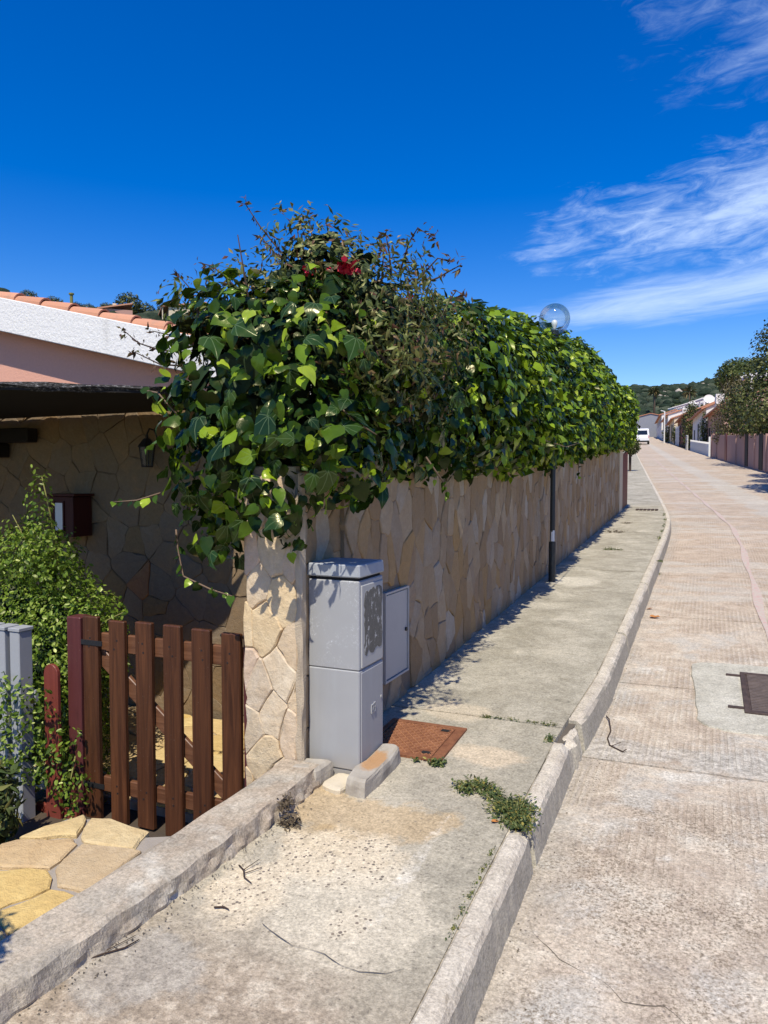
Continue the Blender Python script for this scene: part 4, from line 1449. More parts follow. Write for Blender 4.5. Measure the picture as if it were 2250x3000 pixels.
# ------------------------------------------------------------------ house behind the gate
HT = 4.83
house = thing('house', 'stone and pink plaster house with white gable fascia and terracotta roof', 'house', (-5.5, HT, -0.3))
M['mortar_house'] = m_plain('house_mortar', (0.15, 0.11, 0.075), 0.95, 0.3, 20, 0.6)
MB().box(-9.0, -2.3, HT, HT + 0.22, -0.5, 2.35).build('wall_core', M['mortar_house'], house)
fm = lambda u, v, h: (u, HT - h, v)
cells = voronoi(-7.0, -2.32, -0.33, 2.2, 0.235, 0.25, jit=0.5, rnd=rs)
cells.sort(key=lambda c: math.hypot(sum(p[0] for p in c[0]) / len(c[0]) + 4.3, sum(p[1] for p in c[0]) / len(c[0]) - 0.72))
lay_stones(house, cells[:1], fm, M['stone_rust'], 5, joint=0.006, thick=0.018, rough=0.014, bev=0.006, rnd=rs)
lay_stones(house, cells[1:], fm, M['stone_house'], 290, joint=0.002, thick=0.013, rough=0.014, bev=0.005, rnd=rs)
rk = lambda x: 2.448 - 0.2356 * (x + 3.784)
MB().prism([(-9.0, HT - 0.01, 2.16), (-2.3, HT - 0.01, 2.16), (-2.3, HT - 0.01, rk(-2.3) + 0.2), (-9.0, HT - 0.01, rk(-9.0) + 0.2)], (0, 0.2, 0)).build('gable_wall', M['pink_plaster'], house)
FT = 4.63
mb = MB()
mb.prism([(-9.0, FT, rk(-9.0)), (-2.25, FT, rk(-2.25)), (-2.25, FT, rk(-2.25) + 0.285), (-9.0, FT, rk(-9.0) + 0.298)], (0, 0.16, 0))
mb.build('fascia', M['white_plaster'], house, bevel=0.006)
MB().prism([(-9.0, FT + 0.162, rk(-9.0) + 0.16), (-2.25, FT + 0.162, rk(-2.25) + 0.16), (-2.25, FT + 0.162, rk(-2.25) + 0.262), (-9.0, FT + 0.162, rk(-9.0) + 0.262)], (0, 3.0, 0)).build('roof_deck', M['mortar'], house)
# barrel tiles running down the slope, the verge row first
sl = math.atan(0.2356)


def tile_mesh():
    mb = MB()
    r0, r1, L = 0.066, 0.080, 0.43
    rings = []
    for s in (0, 1):
        for rr in (1.0, 0.84):
            r = (r0 if s == 0 else r1) * rr
            rings.append([mb.bm.verts.new((s * L, r * math.cos(R(180 * k / 8)), r * math.sin(R(180 * k / 8)))) for k in range(9)])
    o0, i0, o1, i1 = rings
    for k in range(8):
        mb.bm.faces.new((o0[k], o1[k], o1[k + 1], o0[k + 1]))
        mb.bm.faces.new((i0[k], i0[k + 1], i1[k + 1], i1[k]))
        mb.bm.faces.new((o1[k], i1[k], i1[k + 1], o1[k + 1]))
        mb.bm.faces.new((o0[k], o0[k + 1], i0[k + 1], i0[k]))
    for a, b, c, d in ((o0[0], i0[0], i1[0], o1[0]), (o0[8], o1[8], i1[8], i0[8])):
        mb.bm.faces.new((a, b, c, d))
    bmesh.ops.recalc_face_normals(mb.bm, faces=list(mb.bm.faces))
    me = bpy.data.meshes.new('roof_tile')
    mb.bm.to_mesh(me)
    mb.bm.free()
    me.materials.append(M['tile'])
    return me


tile = tile_mesh()
hl = wl(house)
for row in range(9):
    for k in range(17):
        x = -7.6 + 0.325 * k + rs.uniform(-0.01, 0.01)
        o = bpy.data.objects.new('roof_tile', tile)
        COL.objects.link(o)
        o.parent = house
        o.location = Vector((x, FT + 0.09 + row * 0.205, rk(x) + 0.262 + 0.008)) - hl
        o.rotation_euler = (rs.uniform(-0.03, 0.03), sl - 0.045 + rs.uniform(-0.01, 0.01), rs.uniform(-0.015, 0.015))

# veranda roof in front of the wall, seen from below
vc = [(-8.9, 2.07), (-3.95, 3.25), (-3.21, 3.80), (-3.30, HT - 0.05), (-8.9, HT - 0.05)]
ver = thing('veranda_roof', 'low dark wooden veranda roof with ragged felt edge along the house', 'veranda', (-4.5, 4.0, 2.15))
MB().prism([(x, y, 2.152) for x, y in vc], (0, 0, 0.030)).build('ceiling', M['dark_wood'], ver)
mb = MB()
e = vc[:3]
pth = []
for (a, b) in zip(e[:-1], e[1:]):
    for s in lin(0, 1, 60 if a[0] < -5 else 24)[:-1]:
        pth.append((a[0] + (b[0] - a[0]) * s, a[1] + (b[1] - a[1]) * s))
pth.append(e[-1])
prev = None
for i, (x, y) in enumerate(pth):
    q = lambda k: 0.012 * sn1(x * 1.0, y, k, 22)
    prof = [(x + 0.3 * 0.4, y + 0.5 * 0.4, 2.205), (x + q(1), y + q(2) - 0.01, 2.198 + q(3) * 0.6), (x + q(4), y - 0.03 + q(5), 2.182 + q(6) * 0.8), (x + q(7), y + 0.01, 2.150 + q(8) * 0.7)]
    row_ = [mb.bm.verts.new(p) for p in prof]
    if prev:
        for k in range(3):
            mb.bm.faces.new((prev[k], row_[k], row_[k + 1], prev[k + 1]))
    prev = row_
mb.build('felt_edge', M['felt'], ver)
MB().prism([(x, y, 2.184) for x, y in vc], (0, 0, 0.012)).build('felt', M['felt'], ver)
MB().box(-7.3, -7.0, 2.3, HT - 0.02, -0.4, 2.148).build('sky_blocker_wall', M['mortar'], ver)  # unseen wall added to keep sky light off the wall under the veranda
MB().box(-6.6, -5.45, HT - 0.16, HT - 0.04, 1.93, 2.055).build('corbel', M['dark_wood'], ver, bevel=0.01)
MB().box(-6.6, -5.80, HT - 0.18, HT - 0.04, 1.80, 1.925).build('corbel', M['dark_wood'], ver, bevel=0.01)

# wooden wall box with a little window
wb = thing('wall_box', 'small dark red wooden meter box with a slim window on the house wall', 'box', (-5.1, HT - 0.1, 1.3))
MB().box(-5.12, -4.85, HT - 0.235, HT - 0.025, 1.12, 1.46).build('body', M['box_wood'], wb, bevel=0.006)
MB().box(-5.15, -4.82, HT - 0.25, HT - 0.025, 1.462, 1.482).build('top_board', M['box_wood'], wb, bevel=0.003)
MB().box(-5.045, -4.955, HT - 0.2395, HT - 0.2345, 1.175, 1.405).build('window', M['paper'], wb)
for q in [(-5.06, -5.045, 1.16, 1.42), (-4.955, -4.94, 1.16, 1.42)]:
    MB().box(q[0], q[1], HT - 0.246, HT - 0.234, q[2], q[3]).build('window_trim', M['box_wood'], wb)

# wall lantern
lx, ly, lz_ = -4.12, HT - 0.16, 1.70
wlan = thing('wall_lantern', 'black wrought iron wall lantern on the shaded stone wall near the ivy', 'lantern', (lx, ly, lz_))
MB().lathe((lx, ly, lz_), [(0, 0.0), (0.045, 0.0), (0.05, 0.012), (0, 0.012)], 6).build('bottom_plate', M['iron'], wlan)
MB().lathe((lx, ly, lz_), [(0.042, 0.012), (0.062, 0.16), (0.060, 0.16), (0.040, 0.012)], 6).build('glass', M['globe'], wlan)
for k in range(6):
    a = k / 6 * math.tau
    MB().tube([(lx + 0.043 * math.cos(a), ly + 0.043 * math.sin(a), lz_ + 0.01), (lx + 0.063 * math.cos(a), ly + 0.063 * math.sin(a), lz_ + 0.16)], 0.004, 5).build('bar', M['iron'], wlan)
MB().lathe((lx, ly, lz_), [(0.0, 0.16), (0.075, 0.16), (0.072, 0.17), (0.03, 0.225), (0.012, 0.235), (0.012, 0.26), (0, 0.265)], 6).build('cap', M['iron'], wlan)
MB().tube([(lx, ly, lz_ + 0.26), (lx, ly + 0.03, lz_ + 0.31), (lx, ly + 0.09, lz_ + 0.30), (lx, HT - 0.02, lz_ + 0.2)], 0.007, 6).build('bracket', M['iron'], wlan)
# ================================================================== VEGETATION
def gzv(y):
    t2 = np.clip(y, 0, 160)
    return S * t2 + KQ * t2 * t2 + np.where(y < 0, S, S + 2 * KQ * 160) * (y - t2)


def leaf_t(kind):
    if kind == 'ivy':                       # broad pointed leaf, folded along its midrib
        right = [(0.0, 0.02), (0.17, -0.04), (0.36, 0.06), (0.45, 0.27), (0.36, 0.52), (0.19, 0.78), (0.0, 1.0)]
        mid = [(0.0, 0.03), (0.0, 0.30), (0.0, 0.62), (0.0, 1.0)]
        v, f = [], []
        zz = lambda x, y: -0.30 * abs(x) ** 1.3 - 0.22 * (y - 0.3) ** 2 + 0.035 * math.sin(y * 9 + x * 4)
        for sgn in (1, -1):
            b = len(v)
            v += [(x * sgn, y, zz(x, y) + 0.05) for x, y in right] + [(x, y, -0.22 * (y - 0.3) ** 2) for x, y in mid]
            m = b + 7
            tr = [(m, b + 1, b + 2), (m, b + 2, m + 1), (b + 2, b + 3, m + 1), (b + 3, b + 4, m + 1), (m + 1, b + 4, m + 2), (b + 4, b + 5, m + 2), (m + 2, b + 5, m + 3)]
            f += [t if sgn > 0 else t[::-1] for t in tr]
        # weld the midrib so one leaf is one island
        v2, remap = [], {}
        ff = []
        for t in f:
            q = []
            for i in t:
                key = (round(v[i][0], 4), round(v[i][1], 4))
                if key not in remap:
                    remap[key] = len(v2)
                    v2.append(v[i])
                q.append(remap[key])
            ff.append(q)
        return np.array(v2), np.array(ff)
    if kind == 'ivy_s':
        v = [(0, 0, 0), (0.40, 0.02, -0.07), (0.36, 0.48, -0.08), (0, 1, -0.06), (-0.36, 0.48, -0.08), (-0.40, 0.02, -0.07), (0, 0.4, 0.03)]
        f = [(0, 1, 6), (1, 2, 6), (2, 3, 6), (3, 4, 6), (4, 5, 6), (5, 0, 6)]
        return np.array(v, float), np.array(f)
    if kind == 'lance':
        v = [(0, 0, 0), (0.19, 0.42, -0.05), (0, 1, -0.10), (-0.19, 0.42, -0.05), (0, 0.45, 0.03)]
        f = [(0, 1, 4), (1, 2, 4), (2, 3, 4), (3, 0, 4)]
        return np.array(v, float), np.array(f)
    if kind == 'oval':
        v = [(0, 0, 0), (0.26, 0.32, -0.04), (0.22, 0.75, -0.05), (0, 1, -0.06), (-0.22, 0.75, -0.05), (-0.26, 0.32, -0.04)]
        f = [(0, 1, 2), (0, 2, 3), (0, 3, 4), (0, 4, 5)]
        return np.array(v, float), np.array(f)
    v = [(0, 0, 0), (0.32, 0.5, -0.04), (0, 1, -0.05), (-0.32, 0.5, -0.04)]
    return np.array(v, float), np.array([(0, 1, 2), (0, 2, 3)])


def norm(a):
    return a / (np.linalg.norm(a, axis=1)[:, None] + 1e-9)


def frames(nrm, droop=1.0, up=0.3, jit=0.6, outw=0.4):
    n = len(nrm)
    z = norm(nrm + np.array([0, -0.1, 1.0]) * up + rng.normal(size=(n, 3)) * jit * 0.6)
    y = np.array([0, 0, -1.0]) * droop + nrm * outw + rng.normal(size=(n, 3)) * jit
    y = norm(y - z * np.sum(y * z, 1)[:, None])
    x = np.cross(y, z)
    return np.stack([x, y, z], 2)


def leaves_mesh(name, tmpl, pos, fr, size):
    tv, tf = tmpl
    n = len(pos)
    bend = rng.normal(size=(n, 4)) * np.array([0.55, 0.30, 0.45, 0.12])
    L = np.repeat(tv[None], n, 0).copy()
    x, y = tv[None, :, 0], tv[None, :, 1]
    L[:, :, 2] += bend[:, :1] * x ** 2 - np.abs(bend[:, 1:2]) * (y - 0.25) ** 2 + bend[:, 2:3] * x * y
    L[:, :, 0] *= rng.uniform(0.72, 1.15, (n, 1))
    L[:, :, 0] += bend[:, 3:4] * y ** 2
    v = np.einsum('nij,nkj->nki', fr, L) * size[:, None, None] + pos[:, None, :]
    f = tf[None] + (np.arange(len(pos)) * len(tv))[:, None, None]
    return np_mesh(name, v.reshape(-1, 3), f.reshape(-1, 3))


def scatter(name, mat, parent, tmpl, pos, fr, size, kind='stuff', smooth=False):
    c = pos.mean(0)
    me = leaves_mesh(name, tmpl, pos - c, fr, size)
    return link_mesh(name, me, mat, parent, c, smooth, kind)


def ell(c, r):
    c, r = np.array(c), np.array(r)

    def f(p):
        q = (p - c) / r
        k = np.linalg.norm(q, axis=1)
        return (k - 1) * r.min()
    f.lo, f.hi = c - r, c + r
    return f


def rbox(c, h, rad):
    c, h = np.array(c), np.array(h)

    def f(p):
        q = np.abs(p - c) - (h - rad)
        return np.linalg.norm(np.maximum(q, 0), axis=1) + np.minimum(q.max(1), 0) - rad
    f.lo, f.hi = c - h, c + h
    return f


def union(fs, namp=0.0, nf=3.0, slope=False):
    def f(p):
        q = p
        if slope:
            q = p.copy()
            q[:, 2] = q[:, 2] - gzv(q[:, 1])
        d = fs[0](q)
        for g_ in fs[1:]:
            d = np.minimum(d, g_(q))
        if namp:
            d = d + namp * snoise(p, nf) + namp * 0.6 * snoise(p + 5.1, nf * 2.7)
        return d
    f.lo = np.min([g_.lo for g_ in fs], 0) - namp * 2
    f.hi = np.max([g_.hi for g_ in fs], 0) + namp * 2
    return f


def fill(f, n, d0, d1, lo=None, hi=None, keep=None):
    lo = f.lo if lo is None else np.array(lo, float)
    hi = f.hi if hi is None else np.array(hi, float)
    P = []
    got = 0
    for it in range(60):
        p = rng.uniform(lo, hi, size=(60000, 3))
        d = f(p)
        p = p[(d > d0) & (d < d1)]
        if keep is not None and len(p):
            p = p[keep(p)]
        P.append(p)
        got += len(p)
        if got >= n:
            break
    p = np.concatenate(P)[:n]
    e = 0.02
    g_ = np.stack([f(p + np.array(a) * e) - f(p - np.array(a) * e) for a in ((1, 0, 0), (0, 1, 0), (0, 0, 1))], 1)
    return p, norm(g_)


# ------------------------------------------------------------------ ivy over the wall
ivy = thing('ivy_hedge', 'big mass of glossy dark ivy spilling over the stone wall', 'ivy', (-1.9, 3.2, gz(3.2) + 1.45))
hed = rbox((-2.00, 11.1, 2.00), (0.57, 6.3, 0.62), 0.36)
hed2 = rbox((-1.98, 4.1, 1.92), (0.50, 1.3, 0.52), 0.32)
fs = [hed, hed2, ell((-1.97, 11.0, 2.18), (0.54, 5.3, 0.80)), ell((-1.95, 3.0, 1.52), (0.20, 0.14, 0.26)), ell((-2.20, 3.12, 1.72), (0.36, 0.32, 0.50)), ell((-1.95, 3.08, 1.82), (0.36, 0.30, 0.48)), ell((-2.27, 3.12, 1.40), (0.20, 0.20, 0.34)), ell((-2.38, 3.14, 1.75), (0.20, 0.20, 0.30)),
      ell((-1.70, 3.42, 1.72), (0.25, 0.40, 0.36))]


def hedf_shift(f0):
    # the hedge of the far half starts only beyond the near mass
    return f0


ivyf = union(fs, 0.06, 2.4, slope=True)
ivyf.lo = np.array([-2.8, 2.6, 1.1])
ivyf.hi = np.array([-1.1, 18.0, 4.2])


def zkeep(p):
    h = p[:, 2] - gzv(p[:, 1])
    a = (h < 3.2)
    back = (p[:, 0] < -2.25) & (p[:, 1] > 4.6)
    return a & (~back | (rng.random(len(p)) < 0.35))


pn, nn = fill(ivyf, 5600, -0.20, 0.045, lo=(-2.85, 2.55, 1.0), hi=(-1.1, 5.6, 3.1), keep=zkeep)
big = np.where((nn[:, 1] < 0.35) & (pn[:, 1] < 4.3) & (pn[:, 0] > -2.9) & (ivyf(pn) > -0.06))[0]
rng.shuffle(big)
big = big[:292]
mask = np.ones(len(pn), bool)
mask[big] = False
ps, nsm = pn[mask], nn[mask]
scatter('foliage', M['ivy'], ivy, leaf_t('ivy'), ps, frames(nsm, 0.9, 0.55, 0.85, 0.4), rng.uniform(0.03, 0.105, len(ps)) * rng.uniform(0.75, 1.15, len(ps)), smooth=True)
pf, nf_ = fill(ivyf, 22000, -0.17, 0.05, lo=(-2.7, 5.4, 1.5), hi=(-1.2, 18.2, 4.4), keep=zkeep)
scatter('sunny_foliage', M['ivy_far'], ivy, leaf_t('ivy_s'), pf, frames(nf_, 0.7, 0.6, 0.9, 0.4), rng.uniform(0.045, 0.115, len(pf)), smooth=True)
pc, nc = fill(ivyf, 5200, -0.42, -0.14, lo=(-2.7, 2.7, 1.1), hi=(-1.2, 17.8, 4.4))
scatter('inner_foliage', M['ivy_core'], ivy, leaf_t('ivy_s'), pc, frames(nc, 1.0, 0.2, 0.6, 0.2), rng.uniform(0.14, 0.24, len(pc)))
# single large leaves
tv, tf = leaf_t('ivy')


def leaf_variant(sx, fold, curl, lob):
    v = tv.copy()
    v[:, 0] *= sx
    v[:, 2] = v[:, 2] * fold - curl * (v[:, 1] - 0.2) ** 2
    v[:, 0] *= 1 + lob * np.sin(v[:, 1] * 7)
    # petiole
    k = len(v)
    v = np.vstack([v, [(-0.014, -0.32, -0.10), (0.014, -0.32, -0.10), (0.014, 0.05, 0.004), (-0.014, 0.05, 0.004)]])
    f = np.vstack([tf, [(k, k + 1, k + 2), (k, k + 2, k + 3)]])
    return v, f


LM = []
VAR = [(1.0, 1.5, 0.25, 0.05), (0.86, 1.9, 0.45, -0.06), (1.10, 1.1, 0.10, 0.09), (0.92, -0.8, 0.5, 0.0), (0.78, 2.4, 0.2, 0.06), (1.05, 0.6, 0.7, -0.04)]
for kind, mn in (('dark', 'leaf_dark'), ('young', 'leaf_young')):
    for a in VAR:
        v, f = leaf_variant(*a)
        me = np_mesh('leaf', v, f, smooth=True)
        me.materials.append(M[mn])
        LM.append(me)
fr = frames(nn[big], 1.0, 0.35, 0.7, 0.35)
il = wl(ivy)
for i, k in enumerate(big):
    young = random.random() < 0.26
    o = bpy.data.objects.new('leaf', LM[random.randrange(6) + (6 if young else 0)])
    COL.objects.link(o)
    o.parent = ivy
    s = random.uniform(0.05, 0.10) if young else random.triangular(0.05, 0.165, 0.09)
    m = Matrix([[*fr[i][0]], [*fr[i][1]], [*fr[i][2]]]).to_4x4()
    o.rotation_mode = 'QUATERNION'
    o.rotation_quaternion = m.to_quaternion()
    o.scale = (s, s, s)
    o.location = Vector(pn[k] + nn[k] * 0.03) - il
# stems that hang and cross through the leaves
strands = [[(-2.65, 3.1, 1.53), (-2.79, 3.08, 1.49), (-2.94, 3.06, 1.48)],
           [(-2.55, 3.1, 1.34), (-2.54, 3.1, 1.24), (-2.49, 3.08, 1.10), (-2.29, 3.05, 1.045), (-2.13, 3.0, 1.03)],
           [(-2.62, 2.96, 2.05), (-2.45, 2.86, 2.02), (-2.30, 2.82, 1.90)],
           [(-1.58, 2.98, 1.98), (-1.45, 2.98, 1.86), (-1.36, 3.02, 1.80)],
           [(-1.38, 3.7, 1.72), (-1.33, 3.85, 1.58), (-1.36, 4.0, 1.50)],
           [(-1.34, 6.6, 1.95), (-1.33, 7.6, 1.93), (-1.34, 8.6, 2.02)],
           [(-1.40, 9.0, 1.98), (-1.42, 9.0, 1.78), (-1.43, 9.02, 1.62)]]
dl = []
dn = []
for s_ in strands:
    MB().tube(s_, [0.005] * (len(s_) - 1) + [0.0025], 5).build('stem', M['stem'], ivy, smooth=True)
    for a, b in zip(s_[:-1], s_[1:]):
        for q in (0.25, 0.6, 0.95):
            dl.append(np.array(a) * (1 - q) + np.array(b) * q)
            dn.append((rng.uniform(-.4, .4), -0.8, 0.5))
dl, dn = np.array(dl), norm(np.array(dn))
scatter('strand_leaves', M['ivy'], ivy, leaf_t('ivy'), dl, frames(dn, 0.9, 0.3, 0.6, 0.3), rng.uniform(0.03, 0.06, len(dl)))

# ------------------------------------------------------------------ flowering shrub growing through the ivy
shr = thing('flowering_shrub', 'tangled small-leaved shrub with red blossoms and bronze shoots growing above the ivy', 'shrub', (-1.8, 3.5, gz(3.5) + 1.9))
sf = union([ell((-1.72, 3.50, 2.44), (0.44, 0.42, 0.34)), ell((-2.02, 3.30, 2.42), (0.36, 0.34, 0.22)), ell((-1.62, 3.9, 2.40), (0.26, 0.48, 0.26)), ell((-1.60, 3.55, 2.25), (0.18, 0.46, 0.30)),
            ell((-1.75, 3.15, 2.22), (0.42, 0.25, 0.25))], 0.09, 3.8)
p, n_ = fill(sf, 1500, -0.34, -0.10, lo=(-2.6, 2.7, 1.9), hi=(-0.9, 5.2, 3.0))
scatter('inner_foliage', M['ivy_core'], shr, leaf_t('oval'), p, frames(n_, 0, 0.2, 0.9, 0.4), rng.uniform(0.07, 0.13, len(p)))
p, n_ = fill(sf, 8200, -0.15, 0.06, lo=(-2.6, 2.7, 1.9), hi=(-0.9, 5.2, 3.0))
scatter('foliage', M['shrub'], shr, leaf_t('lance'), p, frames(n_, 0.2, 0.35, 0.95, 0.6), rng.uniform(0.022, 0.060, len(p)))
shoots = [
    [(-1.91, 3.3, 2.66), (-2.03, 3.3, 2.77), (-2.15, 3.3, 2.91), (-2.24, 3.3, 3.04)],
    [(-1.9, 3.3, 2.64), (-2.04, 3.3, 2.74), (-2.14, 3.3, 2.85)],
    [(-1.88, 3.3, 2.60), (-1.91, 3.3, 2.75), (-1.93, 3.3, 2.89)],
    [(-1.8, 3.3, 2.60), (-1.83, 3.3, 2.77), (-1.86, 3.3, 2.9)],
    [(-2.50, 3.25, 2.30), (-2.55, 3.3, 2.51), (-2.61, 3.3, 2.65), (-2.67, 3.3, 2.71)],
    [(-2.21, 3.3, 2.52), (-2.35, 3.3, 2.66), (-2.45, 3.3, 2.74), (-2.54, 3.3, 2.77)],
    [(-2.55, 3.25, 2.28), (-2.81, 3.3, 2.32), (-2.96, 3.3, 2.37), (-3.07, 3.3, 2.45)],
    [(-2.5, 3.25, 2.30), (-2.71, 3.3, 2.39), (-2.86, 3.3, 2.43)],
    [(-1.50, 3.6, 2.65), (-1.46, 3.65, 2.84), (-1.41, 3.65, 2.91), (-1.33, 3.65, 2.85)],
    [(-1.41, 3.3, 2.58), (-1.42, 3.3, 2.68), (-1.44, 3.3, 2.78)],
    [(-1.45, 3.6, 2.58), (-1.38, 3.65, 2.67), (-1.3, 3.65, 2.74), (-1.23, 3.65, 2.72)],
    [(-1.38, 3.6, 2.60), (-1.3, 3.65, 2.64), (-1.23, 3.65, 2.67), (-1.18, 3.65, 2.69)],
    [(-1.5, 4.2, 2.55), (-1.45, 4.2, 2.62), (-1.38, 4.2, 2.71), (-1.32, 4.2, 2.67)],
    [(-1.64, 3.3, 2.60), (-1.65, 3.3, 2.68), (-1.66, 3.3, 2.74)],
    [(-2.5, 3.2, 2.2), (-2.72, 3.2, 2.22), (-2.9, 3.2, 2.30)],
    [(-1.55, 3.5, 2.6), (-1.56, 3.55, 2.80)],
    [(-1.72, 3.4, 2.6), (-1.75, 3.4, 2.78)],
    [(-2.3, 3.2, 2.45), (-2.42, 3.2, 2.62), (-2.40, 3.2, 2.70)]]
lp, ln_ = [], []
for si, s_ in enumerate(shoots):
    MB().tube(s_, [0.006 - 0.0035 * i / (len(s_) - 1) for i in range(len(s_))], 5).build('branch', M['twig'], shr, smooth=True)
    tip = np.array(s_[-1])
    bare = si in (5,)
    for k in range(3 if bare else (16 if si == 8 else 9)):
        lp.append(tip + rng.normal(size=3) * (0.035 if si == 8 else 0.014))
        ln_.append(rng.normal(size=3) * 0.8 + np.array([0, -0.3, 0.5]))
    for a, b in zip(s_[:-1], s_[1:]):
        L = np.linalg.norm(np.array(b) - np.array(a))
        for q in np.arange(0.1, 1, 0.022 / max(L, 0.03)):
            if rng.random() < (0.25 if bare else 0.8):
                lp.append(np.array(a) * (1 - q) + np.array(b) * q + rng.normal(size=3) * 0.012)
                ln_.append(rng.normal(size=3) + np.array([0, -0.2, 0.5]))
lp, ln_ = np.array(lp), norm(np.array(ln_))
scatter('shoot_leaves', M['shoot'], shr, leaf_t('lance'), lp, frames(ln_, 0.1, 0.2, 1.0, 0.8), rng.uniform(0.025, 0.058, len(lp)))
# inner twigs
for k in range(26):
    a = Vector((random.uniform(-2.3, -1.35), random.uniform(3.1, 4.2), 2.15))
    b = a + Vector((random.uniform(-0.25, 0.25), random.uniform(-0.2, 0.1), random.uniform(0.3, 0.6)))
    m = (a + b) / 2 + Vector((random.uniform(-0.05, 0.05), 0, 0.03))
    MB().tube([a, m, b], [0.008, 0.005, 0.0025], 5).build('branch', M['twig'] if k % 3 else M['green_stem'], shr, smooth=True)


def blossom(c, n, r):
    mb = MB()
    for k in range(n):
        d = Vector(rng.normal(size=3)) + Vector((0, -0.7, 0.4))
        d.normalize()
        u = d.orthogonal().normalized() * r * 0.42
        base = Vector(c) + Vector(rng.normal(size=3)) * r * 0.35
        tipp = base + d * r
        v = d.cross(u) * 0.25
        mb.poly([base, base + d * r * 0.55 + u + v, tipp])
        mb.poly([base, tipp, base + d * r * 0.55 - u - v])
    mb.build('blossom', M['petal'], shr, normals=False)


blossom((-1.737, 3.08, 2.575), 12, 0.034)
blossom((-1.575, 3.14, 2.585), 22, 0.044)
blossom((-1.535, 3.14, 2.575), 14, 0.036)
blossom((-1.40, 3.5, 2.52), 6, 0.025)

# ------------------------------------------------------------------ green bush left of the gate
bush = thing('privet_bush', 'bright green small-leaved bush growing over the fences beside the gate', 'bush', (-3.9, 3.5, -0.4))
bf = union([ell((-4.32, 3.75, 0.30), (0.55, 0.40, 0.86)), ell((-3.88, 3.60, 0.25), (0.28, 0.30, 0.66)), ell((-4.12, 3.6, 1.02), (0.24, 0.22, 0.26)), ell((-3.52, 3.42, 0.12), (0.15, 0.16, 0.58)),
            ell((-3.62, 3.5, 0.72), (0.16, 0.14, 0.10)), ell((-3.90, 3.45, 1.34), (0.06, 0.07, 0.26)), ell((-4.14, 3.45, 1.22), (0.07, 0.08, 0.16)), ell((-3.86, 3.5, 0.98), (0.12, 0.10, 0.12)), ell((-3.42, 3.45, 0.78), (0.22, 0.06, 0.05)),
            ell((-3.62, 3.03, 0.03), (0.26, 0.06, 0.13)), ell((-3.26, 3.06, -0.10), (0.085, 0.045, 0.08)), ell((-3.27, 3.06, 0.10), (0.06, 0.04, 0.05)),
            ell((-3.62, 2.93, -0.18), (0.05, 0.03, 0.12)), ell((-3.80, 2.93, 0.0), (0.12, 0.03, 0.10)), ell((-3.60, 2.96, 0.32), (0.09, 0.04, 0.06))], 0.05, 6.0)
p, n_ = fill(bf, 24000, -0.13, 0.045)
scatter('foliage', M['bush'], bush, leaf_t('oval'), p, frames(n_, -0.1, 0.4, 0.8, 0.9), rng.uniform(0.018, 0.042, len(p)))
p, n_ = fill(bf, 1600, -0.34, -0.11)
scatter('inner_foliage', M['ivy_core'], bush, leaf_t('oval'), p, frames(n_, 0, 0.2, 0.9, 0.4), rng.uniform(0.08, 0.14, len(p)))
for (a, b) in [((-3.95, 3.6, 1.0), (-3.90, 3.45, 1.62)), ((-4.1, 3.6, 0.9), (-4.17, 3.45, 1.37)), ((-3.6, 3.5, 0.6), (-3.22, 3.42, 0.80)), ((-3.7, 3.4, 0.1), (-3.40, 3.03, 0.05)), ((-3.5, 3.3, 0.0), (-3.25, 3.03, -0.08)), ((-3.8, 3.4, 0.2), (-3.75, 2.95, 0.02)), ((-3.9, 3.6, -0.4), (-3.85, 3.6, 0.6)), ((-4.1, 3.7, -0.4), (-4.15, 3.7, 0.7))]:
    a, b = Vector(a), Vector(b)
    MB().tube([a, (a + b) / 2 + Vector((0.02, 0, 0.03)), b], [0.009, 0.006, 0.003], 5).build('branch', M['green_stem'], bush, smooth=True)

lp_ = thing('garden_plant', 'small dark leafy plant at the foot of the grey fence boards', 'plant', (-3.55, 2.6, -0.35))
pf2 = union([ell((-3.42, 2.62, -0.12), (0.14, 0.14, 0.20))], 0.03, 6)
p, n_ = fill(pf2, 900, -0.12, 0.05)
scatter('foliage', M['weed'], lp_, leaf_t('lance'), p, frames(n_, -0.6, 0.2, 0.7, 0.6), rng.uniform(0.05, 0.10, len(p)))
MB().tube([(-3.55, 2.6, -0.4), (-3.54, 2.6, -0.1)], [0.01, 0.004], 5).build('stem', M['twig'], lp_)


